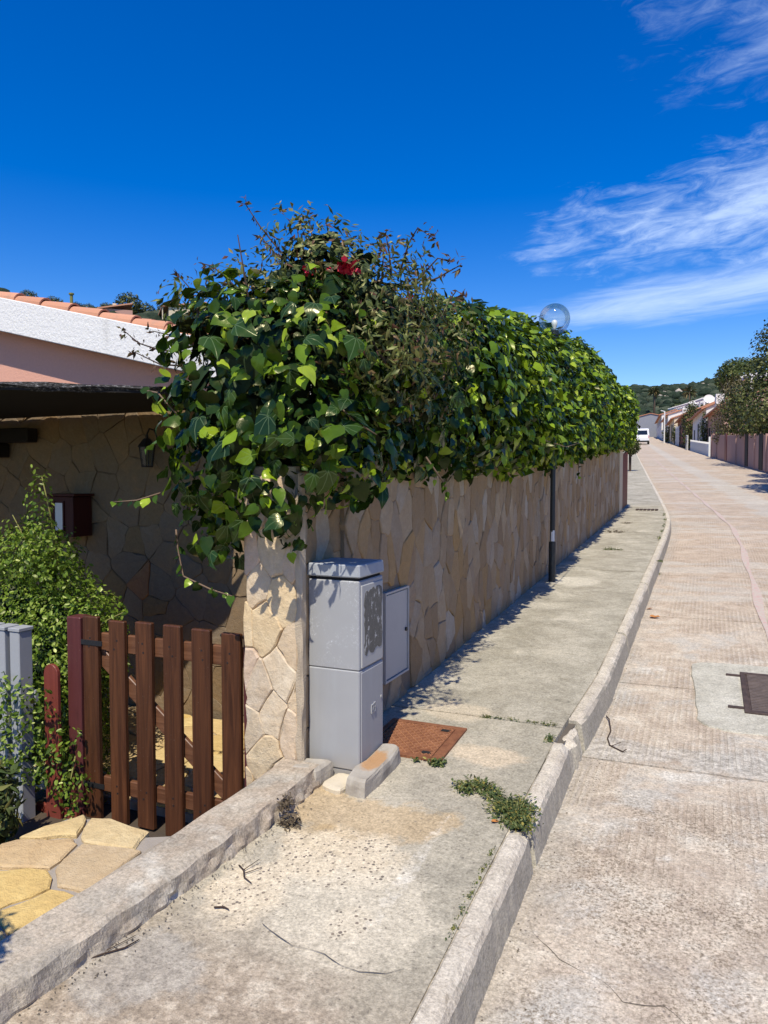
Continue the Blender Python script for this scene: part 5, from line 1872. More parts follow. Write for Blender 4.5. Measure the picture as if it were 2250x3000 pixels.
# ------------------------------------------------------------------ weeds
def weed(name, label, spots, n, mat, size, spread=0.9, flat=0.35, tm='lance', cat='weed'):
    """tufts: stalks radiating from each spot, leaves along them"""
    c = spots[0]
    t = thing(name, label, cat, (c[0], c[1], gz(c[1]) + c[4] if len(c) > 4 else gz(c[1])))
    P, N = [], []
    mb = MB()
    for sp in spots:
        x, y, rx, ry = sp[:4]
        dz = sp[4] if len(sp) > 4 else 0.0
        k = max(4, int(n * rx * ry / sum(s[2] * s[3] for s in spots)))
        for i in range(k):
            a = rng.uniform(0, 6.283)
            q = math.sqrt(rng.random())
            bx, by = x + rx * q * 0.55 * math.cos(a), y + ry * q * 0.55 * math.sin(a)
            ex, ey_ = x + rx * q * math.cos(a) * rng.uniform(0.8, 1.35), y + ry * q * math.sin(a) * rng.uniform(0.8, 1.35)
            h = size * rng.uniform(0.4, 1.9) * (1.2 - q * flat * 2)
            b0 = np.array([bx, by, gz(by) + dz])
            b1 = np.array([ex, ey_, gz(ey_) + dz + max(0.006, h)])
            if i % 3 == 0:
                mb.tube([b0, (b0 + b1) / 2 + np.array([0, 0, 0.01]), b1], [0.0018, 0.0015, 0.0008], 3)
            for s in np.linspace(0.25, 1, 5):
                P.append(b0 * (1 - s) + b1 * s + rng.normal(size=3) * 0.004)
                d = (b1 - b0)
                N.append(np.array([rng.normal() * 0.5, rng.normal() * 0.5, 0.8]))
    P, N = np.array(P), norm(np.array(N))
    P[:, 2] = np.maximum(P[:, 2], gzv(P[:, 1]) + 0.003)
    scatter('leaves', mat, t, leaf_t(tm), P, frames(N, -0.25, 0.4, 0.9, 0.1), rng.uniform(size * 0.45, size * 1.1, len(P)))
    mb.build('stalks', M['green_stem'] if mat is not M['dry_weed'] else M['twig'], t, kind='stuff')
    return t


weed('weed_clump', 'large green weed clump rooted in the kerb break with yellowing leaves', [(-0.745, 3.085, 0.10, 0.135), (-0.69, 3.00, 0.06, 0.08), (-0.955, 3.235, 0.115, 0.075), (-0.85, 3.17, 0.06, 0.04)], 420, M['weed'], 0.028)
weed('weed', 'small green weed at the near corner of the rusty cover', [(-1.215, 3.435, 0.05, 0.035), (-1.325, 3.43, 0.02, 0.014)], 40, M['weed'], 0.022, tm='oval')
weed('dry_weed', 'withered dark weed sprawling over the rough curb', [(-1.655, 2.70, 0.045, 0.05, 0.05), (-1.60, 2.66, 0.05, 0.045)], 46, M['dry_weed'], 0.032)
weed('crack_weeds', 'thin line of weeds in the pavement joint beyond the rusty cover', [(-1.17, 4.12, 0.045, 0.012), (-1.09, 4.125, 0.045, 0.008), (-1.0, 4.13, 0.05, 0.008), (-0.90, 4.13, 0.05, 0.008), (-0.80, 4.13, 0.05, 0.012)], 60, M['weed'], 0.013, tm='oval')
weed('weed', 'little weed tuft beside the chipped kerb end', [(-0.755, 3.93, 0.02, 0.05)], 18, M['weed'], 0.016, tm='oval')
weed('weed', 'flat weed on the pavement joint beyond the lamp', [(-1.26, 11.0, 0.16, 0.03)], 40, M['weed'], 0.03)
weed('weed', 'pale weed tuft at the wall foot far along the pavement', [(-1.45, 13.1, 0.16, 0.12), (-1.4, 14.5, 0.1, 0.1)], 60, M['dry_weed'], 0.03)
weed('kerb_moss', 'row of tiny dark weeds along the inner side of the near kerb', [(-0.745, y, 0.010, 0.05) for y in (2.25, 2.36, 2.45, 2.55, 2.63, 2.75)], 60, M['weed'], 0.010, tm='oval')
weed('weed', 'weeds lining the inner kerb edge at the bend of the road', [(cw(y) - 0.11, y, 0.03, 0.25) for y in (12.5, 13.4, 14.3, 15.2, 16.2)], 60, M['weed'], 0.022, tm='oval')
weed('weed', 'tiny weed in the gutter against the kerb face', [(cw(10.2) + 0.03, 10.2, 0.03, 0.06, -0.18)], 14, M['weed'], 0.025, tm='oval')


# dry twigs and fallen leaves
def twig(label, pts, r, branches=()):
    t = thing('twig', label, 'twig', pts[0])
    MB().tube(pts, [r] * (len(pts) - 1) + [r * 0.5], 5).build('stem', M['twig'], t, smooth=True)
    for b in branches:
        MB().tube(b, [r * 0.7, r * 0.4], 4).build('side_shoot', M['twig'], t, smooth=True)
    return t


gp_ = lambda x, y, h=0.006: (x, y, gz(y) + h)
gr_ = lambda x, y, h=0.006: (x, y, road_z(x, y) + h)
twig('thin curved stick lying in the road gutter beyond the kerb break', [gr_(-0.575, 4.85, 0.012), gr_(-0.55, 4.78, 0.02), gr_(-0.52, 4.62), gr_(-0.525, 4.50), gr_(-0.50, 4.40), gr_(-0.42, 4.33), gr_(-0.40, 4.34, 0.02)], 0.004, [[gr_(-0.49, 4.39), gr_(-0.44, 4.43, 0.02)]])
twig('long reddish twig on the near pavement below the rough curb', [gp_(-1.767, 1.683), gp_(-1.735, 1.73), gp_(-1.69, 1.78), gp_(-1.675, 1.83)], 0.003, [[gp_(-1.735, 1.75), gp_(-1.70, 1.84)]])
twig('forked dry twig by the rough curb nearer the cabinet', [gp_(-1.62, 2.31), gp_(-1.585, 2.29), gp_(-1.555, 2.25), gp_(-1.51, 2.23)], 0.003, [[gp_(-1.585, 2.29), gp_(-1.56, 2.36, 0.015)], [gp_(-1.57, 2.27), gp_(-1.53, 2.33)]])
twig('short dark twig on the speckled concrete', [gp_(-1.55, 2.06), gp_(-1.52, 2.075), gp_(-1.495, 2.07)], 0.0035)


def dead_leaf(label, x, y, z, s):
    mb = MB()
    ring = []
    for k in range(9):
        a = k / 9 * math.tau
        rr = s * (0.65 + 0.35 * abs(math.cos(1.5 * a)))
        ring.append((x + rr * math.cos(a), y + rr * 0.8 * math.sin(a), z + 0.006 + 0.35 * s * rs.random()))
    c = (x, y, z + 0.004)
    vs_ = [mb.bm.verts.new(p) for p in ring]
    cv = mb.bm.verts.new(c)
    for i in range(9):
        mb.bm.faces.new((vs_[i], vs_[(i + 1) % 9], cv))
    tag(mb.build('dead_leaf', M['orange_leaf']), label, 'leaf')


dead_leaf('curled orange dead leaf in the gutter, the farther of two', cw(8.1) + 0.05, 8.1, gz(8.1) - 0.175, 0.035)
dead_leaf('curled orange dead leaf on the road slab near the kerb, larger of two', -0.47, 7.72, gz(7.72) - 0.172, 0.055)
dead_leaf('small brown dead leaf at the foot of the rough curb by the dry weed', -1.685, 2.60, gz(2.6), 0.02)
dead_leaf('small orange dead leaf at the edge of the large weed clump', -0.80, 2.98, gz(2.98), 0.018)

# crumbs of litter under the rough curb and loose grit in the gutter
mb = MB()
for k in range(300):
    if k < 170:
        y = rs.uniform(1.2, 2.85)
        x = cop_r(y) + 0.012 + abs(rs.gauss(0, 0.05))
        z = gz(y) + 0.003
    else:
        y = rs.uniform(1.5, 8)
        x = cw(y) + 0.02 + abs(rs.gauss(0, 0.07))
        z = gz(y) - 0.178
    s = rs.uniform(0.002, 0.006)
    a = rs.uniform(0, 6.28)
    p_ = [(x + s * math.cos(a + q) * rs.uniform(0.6, 1.3), y + s * math.sin(a + q) * rs.uniform(0.6, 1.3), z) for q in (0, 2.1, 4.2)]
    tp = mb.bm.verts.new((x, y, z + s * rs.uniform(0.5, 1.1)))
    bv = [mb.bm.verts.new(q) for q in p_]
    for i in range(3):
        mb.bm.faces.new((bv[i], bv[(i + 1) % 3], tp))
tag(mb.build('grit', M['dirt'], kind='stuff'), 'dark grit and crumbs along the rough curb and the gutter', None)


# ================================================================== BACKGROUND
def road_frame(t):
    d = Vector((cw(t + 0.5) - cw(t - 0.5), 1.0, 0)).normalized()
    return d, Vector((d.y, -d.x, 0))


def rfp(t, off, z=0.0):
    return Vector((cw(t) + off, t, gz(t) + z))


# pier and small gate beyond the end of the wall
t = thing('far_pier', 'pale plastered pier where the stone wall ends far along the pavement', 'pier', (-1.85, 16.8, gz(16.8)))
MB().box(-2.05, -1.74, 16.53, 17.05, gz(16.5) - 0.2, gz(16.8) + 1.32).build('shaft', M['far_cream'], t, bevel=0.01)
MB().box(-2.08, -1.71, 16.51, 17.08, gz(16.8) + 1.322, gz(16.8) + 1.40).build('cap', M['far_cream'], t, bevel=0.01)
t = thing('side_gate', 'dark reddish wooden gate just past the end of the stone wall', 'gate', (-1.85, 17.8, gz(17.8)))
for k in range(8):
    y = 17.12 + k * 0.16
    MB().box(-1.80, -1.765, y, y + 0.13, gz(y) + 0.02, gz(y) + 1.25).build('plank', M['red_wood'], t)
MB().box(-1.84, -1.802, 17.1, 18.4, gz(17.8) + 0.9, gz(17.8) + 1.0).build('rail', M['red_wood'], t)

# clipped ball tree on a stem farther along
bt = thing('ball_shrub', 'dark clipped ball shrub on a thin stem at the far pavement edge', 'shrub', (-3.4, 35.8, gz(35.8)))
MB().tube([(-3.36, 36.0, gz(36) - 0.1), (-3.36, 36.0, gz(36) + 1.0)], 0.06, 8).build('trunk', M['twig'], bt)
p, n_ = fill(union([ell((-3.32, 36.0, gz(36) + 1.15), (0.42, 0.42, 0.40))], 0.03, 4), 1500, -0.15, 0.04)
scatter('crown', M['tree_dark'], bt, leaf_t('quad'), p, frames(n_, 0, 0.3, 0.9, 0.5), rng.uniform(0.06, 0.12, len(p)))

# boundary wall on the right of the road
bw = thing('boundary_wall', 'long dull pink plastered boundary wall on the right of the road', 'wall', rfp(40, RW + 0.1))
ts = lin(-4, 61, 26)
mb = MB()
for a, b in zip(ts[:-1], ts[1:]):
    q = []
    for tt in (a, b):
        q.append((rfp(tt, RW + 0.02, -0.4), rfp(tt, RW + 0.27, -0.4), rfp(tt, RW + 0.02, 1.50), rfp(tt, RW + 0.27, 1.50)))
    mb.hexa([q[0][0], q[0][1], q[1][1], q[1][0]], [q[0][2], q[0][3], q[1][3], q[1][2]])
mb.build('masonry', M['pink_boundary'], bw)
for tt in lin(-4, 60, 20):
    if 50 < tt < 54:
        continue
    a, b = rfp(tt, RW - 0.04, -0.4), rfp(tt, RW + 0.33, -0.4)
    d = Vector((0, 0.30, 0.016))
    up = Vector((0, 0, 2.0))
    MB().hexa([a, b, b + d, a + d], [a + up, b + up, b + d + up, a + d + up]).build('pillar', M['pink_boundary'], bw)
for tt, wdt in ((51.5, 1.0), (43.0, 0.9), (38.6, 1.0)):
    a = rfp(tt, RW - 0.012, -0.1)
    b = rfp(tt + wdt, RW - 0.012, -0.1)
    MB().hexa([a, a + Vector((0.04, 0, 0)), b + Vector((0.04, 0, 0)), b], [a + Vector((0, 0, 1.7)), a + Vector((0.04, 0, 1.7)), b + Vector((0.04, 0, 1.7)), b + Vector((0, 0, 1.7))]).build('gate_panel', M['red_wood'] if tt > 50 else M['dark_wood'], bw)

# white picket fence
wf = thing('white_fence', 'low white fence before the white house on the right', 'fence', rfp(70, RW + 0.2))
k = 0
tt = 62.5
while tt < 81:
    a = rfp(tt, RW + 0.15, -0.25)
    d = Vector((0, 0.16, 0))
    e_ = Vector((0.05, 0, 0))
    up = Vector((0, 0, 1.15))
    MB().hexa([a, a + e_, a + e_ + d, a + d], [a + up, a + e_ + up, a + e_ + d + up, a + d + up]).build('picket', M['far_white'], wf)
    tt += 0.24
for z in (0.15, 0.75):
    mb = MB()
    for a, b in zip(lin(62.5, 81, 6)[:-1], lin(62.5, 81, 6)[1:]):
        p0, p1 = rfp(a, RW + 0.21, z), rfp(b, RW + 0.21, z)
        e_ = Vector((0.05, 0, 0))
        u_ = Vector((0, 0, 0.1))
        mb.hexa([p0, p0 + e_, p1 + e_, p1], [p0 + u_, p0 + e_ + u_, p1 + e_ + u_, p1 + u_])
    mb.build('rail', M['far_white'], wf)
a = rfp(62.1, RW + 0.0, -0.3)
MB().box(a.x, a.x + 0.35, a.y, a.y + 0.35, a.z, a.z + 1.65).build('end_post', M['far_white'], wf)


def row_house(name, label, t0, t1, off, h, depth, wmat, roofmat, wins, rise=1.3, over=0.45, chim=None, z0=0.0):
    """terraced house on the right: front wall faces the road, ridge parallel to it"""
    tm = (t0 + t1) / 2
    base = rfp(tm, off)
    root = thing(name, label, 'house', base, 'terraced houses up the right side of the road')
    d, e = road_frame(tm)
    P = lambda s, q, z: Vector((base.x, base.y, base.z + z0)) + d * s + e * q + Vector((0, 0, z))
    L = (t1 - t0) / 2
    mb = MB()
    prof = [(0, -1.2), (0, h), (depth / 2, h + rise), (depth, h), (depth, -1.2)]
    a = [mb.bm.verts.new(P(-L, q, z)) for q, z in prof]
    b = [mb.bm.verts.new(P(L, q, z)) for q, z in prof]
    mb.bm.faces.new(a)
    mb.bm.faces.new(b[::-1])
    for i in range(5):
        j = (i + 1) % 5
        mb.bm.faces.new((a[i], b[i], b[j], a[j]))
    mb.build('wall', wmat, root)
    roof = None
    for side in (0, 1):
        mb = MB()
        q0, q1 = (-over, depth / 2 + 0.02) if side == 0 else (depth + over, depth / 2 - 0.02)
        zz = lambda q: h + rise * (1 - abs(q - depth / 2) / (depth / 2)) + 0.02
        n = int(2 * L / 0.9)
        for k in range(n):
            s0, s1 = -L - 0.2 + (2 * L + 0.4) * k / n, -L - 0.2 + (2 * L + 0.4) * (k + 0.93) / n
            mb.hexa([P(s0, q0, zz(q0)), P(s1, q0, zz(q0)), P(s1, q1, zz(q1)), P(s0, q1, zz(q1))],
                    [P(s0, q0, zz(q0) + 0.14), P(s1, q0, zz(q0) + 0.14), P(s1, q1, zz(q1) + 0.14), P(s0, q1, zz(q1) + 0.14)])
        r = mb.build('roof', roofmat, root)
        roof = roof or r
    for (s, z, w_, hh, kind) in wins:
        c = [P(s - w_ / 2, -0.03, z), P(s + w_ / 2, -0.03, z), P(s + w_ / 2, -0.03, z + hh), P(s - w_ / 2, -0.03, z + hh)]
        f = MB().prism(c, e * 0.06).build('window' if kind != 'door' else 'door', M['far_white'] if kind == 'win' else M['dark_wood'], root)
        if kind == 'win':
            c = [P(s - w_ / 2 + 0.09, -0.05, z + 0.09), P(s + w_ / 2 - 0.09, -0.05, z + 0.09), P(s + w_ / 2 - 0.09, -0.05, z + hh - 0.09), P(s - w_ / 2 + 0.09, -0.05, z + hh - 0.09)]
            MB().prism(c, e * 0.03).build('pane', M['gap'], f)
    if chim:
        s, q = chim
        mb = MB()
        mb.hexa([P(s - 0.4, q - 0.35, h), P(s + 0.4, q - 0.35, h), P(s + 0.4, q + 0.35, h), P(s - 0.4, q + 0.35, h)],
                [P(s - 0.4, q - 0.35, h + rise + 0.7), P(s + 0.4, q - 0.35, h + rise + 0.7), P(s + 0.4, q + 0.35, h + rise + 0.7), P(s - 0.4, q + 0.35, h + rise + 0.7)])
        mb.build('chimney', M['far_white'], roof)
    return root, P


row_house('terraced_house', 'dull pink house half hidden by the brown bush on the right', 64, 76, 6.4, 3.45, 7, M['far_pink'], M['tile'], [(2, 1.0, 1.1, 1.2, 'win'), (-2, 1.0, 1.1, 1.2, 'win'), (4.2, 0.2, 1.0, 2.1, 'door')], 1.3, chim=(5.3, 0.9))
row_house('terraced_house', 'white house with terracotta roof behind the white fence', 76.4, 91, 6.3, 3.5, 6, M['far_white'], M['tile'], [(-4, 0.9, 1.2, 1.3, 'win'), (0.5, 0.3, 1.1, 2.2, 'door'), (4.5, 0.9, 1.2, 1.3, 'win')], 1.3)
row_house('terraced_house', 'rust red gable-walled house with dark creeper up the row', 97, 112, 6.0, 3.3, 7, M['far_rust'], M['tile'], [(-4, 0.9, 1.2, 1.3, 'win'), (2, 0.3, 1.1, 2.2, 'door')], 1.4)
row_house('terraced_house', 'cream house with a pale trellis farther up the row', 113, 128, 5.6, 3.0, 4.5, M['far_cream'], M['tile'], [(-5, 0.9, 1.2, 1.4, 'win'), (-1.5, 0.3, 1.1, 2.1, 'door'), (3, 0.9, 1.2, 1.3, 'win')], 0.8, chim=(-6, 1.5))
row_house('terraced_house', 'white terraced house with balcony high up the row', 129, 146, 5.6, 3.6, 4.5, M['far_white'], M['tile'], [(-5, 2.2, 1.3, 1.3, 'win'), (0, 2.2, 1.3, 1.3, 'win'), (5, 2.2, 1.3, 1.3, 'win'), (-4, 0.2, 1.4, 2.0, 'door')], 0.7)
row_house('terraced_house', 'last white house at the top end of the road', 147, 170, 5.4, 3.6, 4.5, M['far_white'], M['tile'], [(-7, 2.0, 1.3, 1.3, 'win'), (-2, 2.0, 1.3, 1.3, 'win'), (3, 2.0, 1.3, 1.3, 'win')], 0.7)
# houses standing across the top of the road, left of the row
hb, Pb = row_house('terraced_house', 'grey-white house closing the view behind the white van', 172, 186, 0.2, 3.4, 8, M['far_grey'], M['tile'], [(-4, 0.6, 1.3, 1.5, 'win'), (2, 2.8, 1.3, 1.3, 'win')], 1.0)


# pergola terraces above the row: long pale beams on posts
def terrace(label, t0, t1, off, z, n, solid=True):
    root = thing('roof_terrace', label, 'terrace', rfp((t0 + t1) / 2, off, z), 'pergola terraces above the houses')
    for q in (0.0, 2.2):
        a, b = rfp(t0, off + q, z), rfp(t1, off + q, z)
        u_ = Vector((0, 0, 0.28))
        e_ = Vector((0.25, 0, 0))
        MB().hexa([a, a + e_, b + e_, b], [a + u_, a + e_ + u_, b + e_ + u_, b + u_]).build('beam', M['far_white'], root)
    for k in range(n):
        tt = t0 + (t1 - t0) * k / (n - 1)
        a = rfp(tt, off + 0.02, z - 2.3)
        MB().box(a.x, a.x + 0.22, a.y, a.y + 0.22, a.z, a.z + 2.295).build('post', M['far_white'], root)
    for k in range(n * 3):
        tt = t0 + (t1 - t0) * (k + 0.3) / (n * 3)
        a = rfp(tt, off - 0.2, z + 0.285)
        MB().box(a.x, a.x + 2.8, a.y, a.y + 0.14, a.z, a.z + 0.14).build('joist', M['far_white'], root)
    if not solid:
        return root
    a, b = rfp(t0, off + 0.3, z - 2.3), rfp(t1, off + 0.3, z - 2.3)
    w_ = Vector((4.5, 0, 0))
    u_ = Vector((0, 0, -5.0))
    MB().hexa([a + u_, a + w_ + u_, b + w_ + u_, b + u_], [a, a + w_, b + w_, b]).build('wall', M['far_white'], root)
    return root


terrace('long pale pergola terrace stepping up behind the white houses', 119, 215, 9.9, 6.0, 14)
terrace('upper white pergola terrace near the pine tree', 78, 97, 10.2, 6.7, 4, False)


def dish(label, c, r, tilt=0.3):
    root = thing('satellite_dish', label, 'satellite dish', c, 'white satellite dishes on the roofs')
    mb = MB()
    prof = [(r * k / 6, 0.28 * r * (k / 6) ** 2) for k in range(7)]
    mb.lathe((0, 0, 0), prof, 20)
    mb.lathe((0, 0, -0.03), prof, 20)
    rot = Matrix.Rotation(R(62), 4, 'X') @ Matrix.Rotation(R(0), 4, 'Y')
    bmesh.ops.transform(mb.bm, matrix=Matrix.Translation(c) @ Matrix.Rotation(R(12), 4, 'Z') @ rot, verts=list(mb.bm.verts))
    mb.build('reflector', M['far_white'], root, smooth=True)
    c = Vector(c)
    MB().tube([c + Vector((0, 0.1, 0)), c + Vector((0, 0.5, -0.5)), c + Vector((0, 0.5, -2.0))], 0.06, 6).build('mast', M['far_white'], root)
    MB().tube([c + Vector((0, -0.05, -r * 0.8)), c + Vector((0, -r, -0.1))], 0.03, 5).build('arm', M['grey_paint'], root)


dish('large white satellite dish beside the white house roof', tuple(rfp(99, 8.7, 5.45)), 0.62)
dish('smaller white satellite dish farther up the roofs', tuple(rfp(118, 8.3, 5.5)), 0.50)

# white lamp column at the top of the road
t = thing('white_post', 'thin white post standing at the far end of the road by the van', 'post', rfp(118, 5.0))
MB().tube([rfp(118, 4.55, -0.2), rfp(118, 4.55, 4.6)], 0.09, 8).build('shaft', M['far_white'], t)
MB().tube([rfp(118, 4.55, 4.55), rfp(118, 4.0, 4.7)], 0.06, 6).build('bracket', M['far_white'], t)

# pale trellis frame and small white things along the row
t = thing('trellis', 'pale lattice trellis beside the cream house', 'trellis', rfp(104, RW + 0.3))
for k in range(9):
    a = rfp(101 + k * 0.8, RW + 0.3, -0.2)
    MB().box(a.x, a.x + 0.06, a.y, a.y + 0.12, a.z, a.z + 2.5).build('slat', M['far_white'], t)
for z in (0.4, 1.0, 1.6, 2.2):
    a, b = rfp(101, RW + 0.36, z), rfp(107.6, RW + 0.36, z)
    u_, e_ = Vector((0, 0, 0.1)), Vector((0.05, 0, 0))
    MB().hexa([a, a + e_, b + e_, b], [a + u_, a + e_ + u_, b + e_ + u_, b + u_]).build('slat', M['far_white'], t)
t = thing('white_gate', 'tall thin white metal gate frame at the end of the white fence', 'gate', rfp(83, RW + 0.1))
for tt in (82.2, 84.2):
    MB().tube([rfp(tt, RW, -0.3), rfp(tt, RW, 1.35)], 0.04, 6).build('post', M['far_white'], t)
MB().tube([rfp(82.2, RW, 1.32), rfp(84.2, RW, 1.32)], 0.04, 6).build('bar', M['far_white'], t)
MB().tube([rfp(82.2, RW, 0.9), rfp(84.2, RW, 0.9)], 0.05, 6).build('bar', M['far_white'], t)


# ------------------------------------------------------------------ white van
M['van'] = m_plain('white_vehicle_paint', (0.80, 0.80, 0.80), 0.3, 0.03, 3, 0.0, spec=0.5)
M['tyre'] = m_plain('tyre_rubber', (0.02, 0.02, 0.02), 0.85, 0.1, 10, 0.1)
M['dark_glass'] = m_plain('dark_vehicle_glass', (0.012, 0.014, 0.018), 0.12, 0.05, 3, 0.0, spec=0.6)
M['tail'] = m_plain('tail_lamp_red', (0.42, 0.02, 0.02), 0.3, 0.05, 10, 0.0, spec=0.5)
VT = 112.0
vb = rfp(VT, 1.35, -0.17)
d, e = road_frame(VT)
sl_ = (gz(VT + 1) - gz(VT - 1)) / 2
van = thing('parked_van', 'white van parked at the far end of the road', 'van', vb)
VP = lambda s, q, z: vb + d * s + e * q + Vector((0, 0, z + sl_ * s))
prof = [(0.0, 0.35), (-0.03, 1.0), (0.05, 1.35), (0.16, 2.15), (0.35, 2.28), (3.2, 2.28), (4.05, 1.35), (4.75, 1.15), (4.85, 0.75), (4.85, 0.35)]
mb = MB()
rows = []
for q, ins in ((-0.92, 0.0), (0.92, 0.0)):
    rows.append([mb.bm.verts.new(VP(s, q * (0.90 if z > 1.5 else 1.0), z)) for s, z in prof])
mb.bm.faces.new(rows[0])
mb.bm.faces.new(rows[1][::-1])
for i in range(len(prof)):
    j = (i + 1) % len(prof)
    mb.bm.faces.new((rows[0][i], rows[0][j], rows[1][j], rows[1][i]))
mb.build('body', M['van'], van, bevel=0.04)
MB().hexa([VP(0.04, -0.68, 1.42), VP(0.04, 0.68, 1.42), VP(0.10, 0.68, 1.42), VP(0.10, -0.68, 1.42)],
          [VP(0.125, -0.62, 2.02), VP(0.125, 0.62, 2.02), VP(0.19, 0.62, 2.02), VP(0.19, -0.62, 2.02)]).build('rear_window', M['dark_glass'], van)
for q in (-0.88, 0.80):
    MB().hexa([VP(-0.05, q, 0.95), VP(-0.05, q + 0.09, 0.95), VP(0.04, q + 0.09, 0.95), VP(0.04, q, 0.95)], [VP(0.0, q, 1.32), VP(0.0, q + 0.09, 1.32), VP(0.08, q + 0.09, 1.32), VP(0.08, q, 1.32)]).build('tail_light', M['tail'], van)
MB().hexa([VP(-0.10, -0.90, 0.36), VP(-0.10, 0.90, 0.36), VP(0.05, 0.90, 0.36), VP(0.05, -0.90, 0.36)], [VP(-0.10, -0.90, 0.58), VP(-0.10, 0.90, 0.58), VP(0.05, 0.90, 0.58), VP(0.05, -0.90, 0.58)]).build('bumper', M['tyre'], van)
for s in (0.9, 3.9):
    for q in (-0.93, 0.75):
        c = VP(s, q, 0.33)
        ring = [c + d * 0.33 * math.cos(k / 18 * math.tau) + Vector((0, 0, 0.33 * math.sin(k / 18 * math.tau))) for k in range(18)]
        w_ = MB().prism(ring, e * 0.2).build('wheel', M['tyre'], van)
        ring = [c - e * 0.012 * (1 if q < 0 else -18.5) + d * 0.19 * math.cos(k / 14 * math.tau) + Vector((0, 0, 0.19 * math.sin(k / 14 * math.tau))) for k in range(14)]
        MB().prism(ring, e * 0.01).build('rim', M['grey_paint'], w_)
for q in (-0.93, 0.895):
    qa = 0.865 if q > 0 else -0.89
    MB().hexa([VP(2.7, qa + 0.0, 1.42), VP(3.75, qa + 0.0, 1.42), VP(3.75, qa + 0.03, 1.42), VP(2.7, qa + 0.03, 1.42)], [VP(2.7, qa * 0.97, 1.98), VP(3.25, qa * 0.97, 1.98), VP(3.25, qa * 0.97 + 0.03, 1.98), VP(2.7, qa * 0.97 + 0.03, 1.98)]).build('side_window', M['dark_glass'], van)


# ------------------------------------------------------------------ trees
def tree(name, label, base, crowns, mat, nleaf, lsize, trunk_r, namp=0.2, nf=1.0, cat='tree', group=None, tm='quad', shell=0.5, limbs=5, core=0.0):
    base = Vector(base)
    root = thing(name, label, cat, base, group)
    f = union([ell(c, r) for c, r in crowns], namp, nf)
    p, n_ = fill(f, nleaf, -shell, namp * 0.8)
    scatter('crown', mat, root, leaf_t(tm), p, frames(n_, 0.1, 0.35, 0.9, 0.5), rng.uniform(lsize * 0.6, lsize * 1.4, len(p)))
    cs = [Vector(c) for c, r in crowns]
    top = sum(cs, Vector((0, 0, 0))) / len(cs)
    fork = base.lerp(top, 0.45)
    tr = MB().tube([base - Vector((0, 0, 0.3)), base.lerp(fork, 0.5) + Vector((0.05, 0, 0)), fork], [trunk_r * 1.2, trunk_r, trunk_r * 0.8], 8).build('trunk', M['bark'], root, smooth=True)
    for k in range(limbs):
        c = cs[k % len(cs)]
        r = crowns[k % len(cs)][1]
        e_ = c + Vector((rng.uniform(-0.6, 0.6) * r[0], rng.uniform(-0.6, 0.6) * r[1], rng.uniform(-0.1, 0.6) * r[2]))
        m_ = fork.lerp(e_, 0.5) + Vector((0, 0, 0.1))
        MB().tube([fork, m_, e_], [trunk_r * 0.6, trunk_r * 0.4, trunk_r * 0.15], 6).build('limb', M['bark'], tr, smooth=True)
    return root


def P3(x, y, z):
    return (x, y, z)


g50, g57, g83 = gz(46), gz(56), gz(83)
tree('evergreen_tree', 'tall dark evergreen tree leaning over the pink wall at the right edge', (4.8, 47, g50),
     [((3.7, 47.0, g50 + 4.2), (2.0, 2.4, 2.6)), ((2.8, 46.2, g50 + 3.0), (1.7, 2.2, 1.5)), ((1.9, 45.6, g50 + 3.2), (1.0, 2.4, 0.8)), ((2.2, 44.0, g50 + 2.2), (1.0, 2.0, 0.9)), ((2.4, 41.0, g50 + 1.9), (0.8, 2.0, 0.8)), ((4.9, 47.5, g50 + 6.8), (2.1, 2.4, 2.0)), ((5.8, 47.0, g50 + 4.8), (2.2, 2.6, 3.0)), ((2.9, 48.5, g50 + 6.4), (0.7, 0.8, 0.9)), ((2.5, 47.2, g50 + 2.4), (1.0, 1.4, 0.8))],
     M['tree_dark'], 16000, 0.17, 0.16, 0.22, 1.3, shell=0.7)
tree('olive_bush', 'greyish brown bushy tree hanging over the pink wall before the houses', (2.1, 56, g57),
     [((1.75, 55.6, g57 + 3.2), (1.1, 1.6, 1.6)), ((1.1, 56.5, g57 + 2.3), (0.8, 1.3, 1.1)), ((2.4, 55.5, g57 + 2.4), (1.1, 1.6, 1.3)), ((1.9, 56, g57 + 4.3), (0.7, 0.9, 0.7))],
     M['tree_olive'], 7000, 0.13, 0.12, 0.22, 1.6, shell=0.6)
tree('stone_pine', 'round-topped green pine rising behind the houses on the right', (3.2, 88, gz(88)),
     [((2.7, 86, gz(86) + 7.2), (2.3, 2.4, 1.7)), ((4.6, 87, gz(86) + 7.5), (2.4, 2.6, 1.6)), ((3.4, 88, gz(86) + 8.1), (2.2, 2.2, 1.2))],
     M['pine'], 9000, 0.24, 0.22, 0.14, 1.2, shell=0.7)
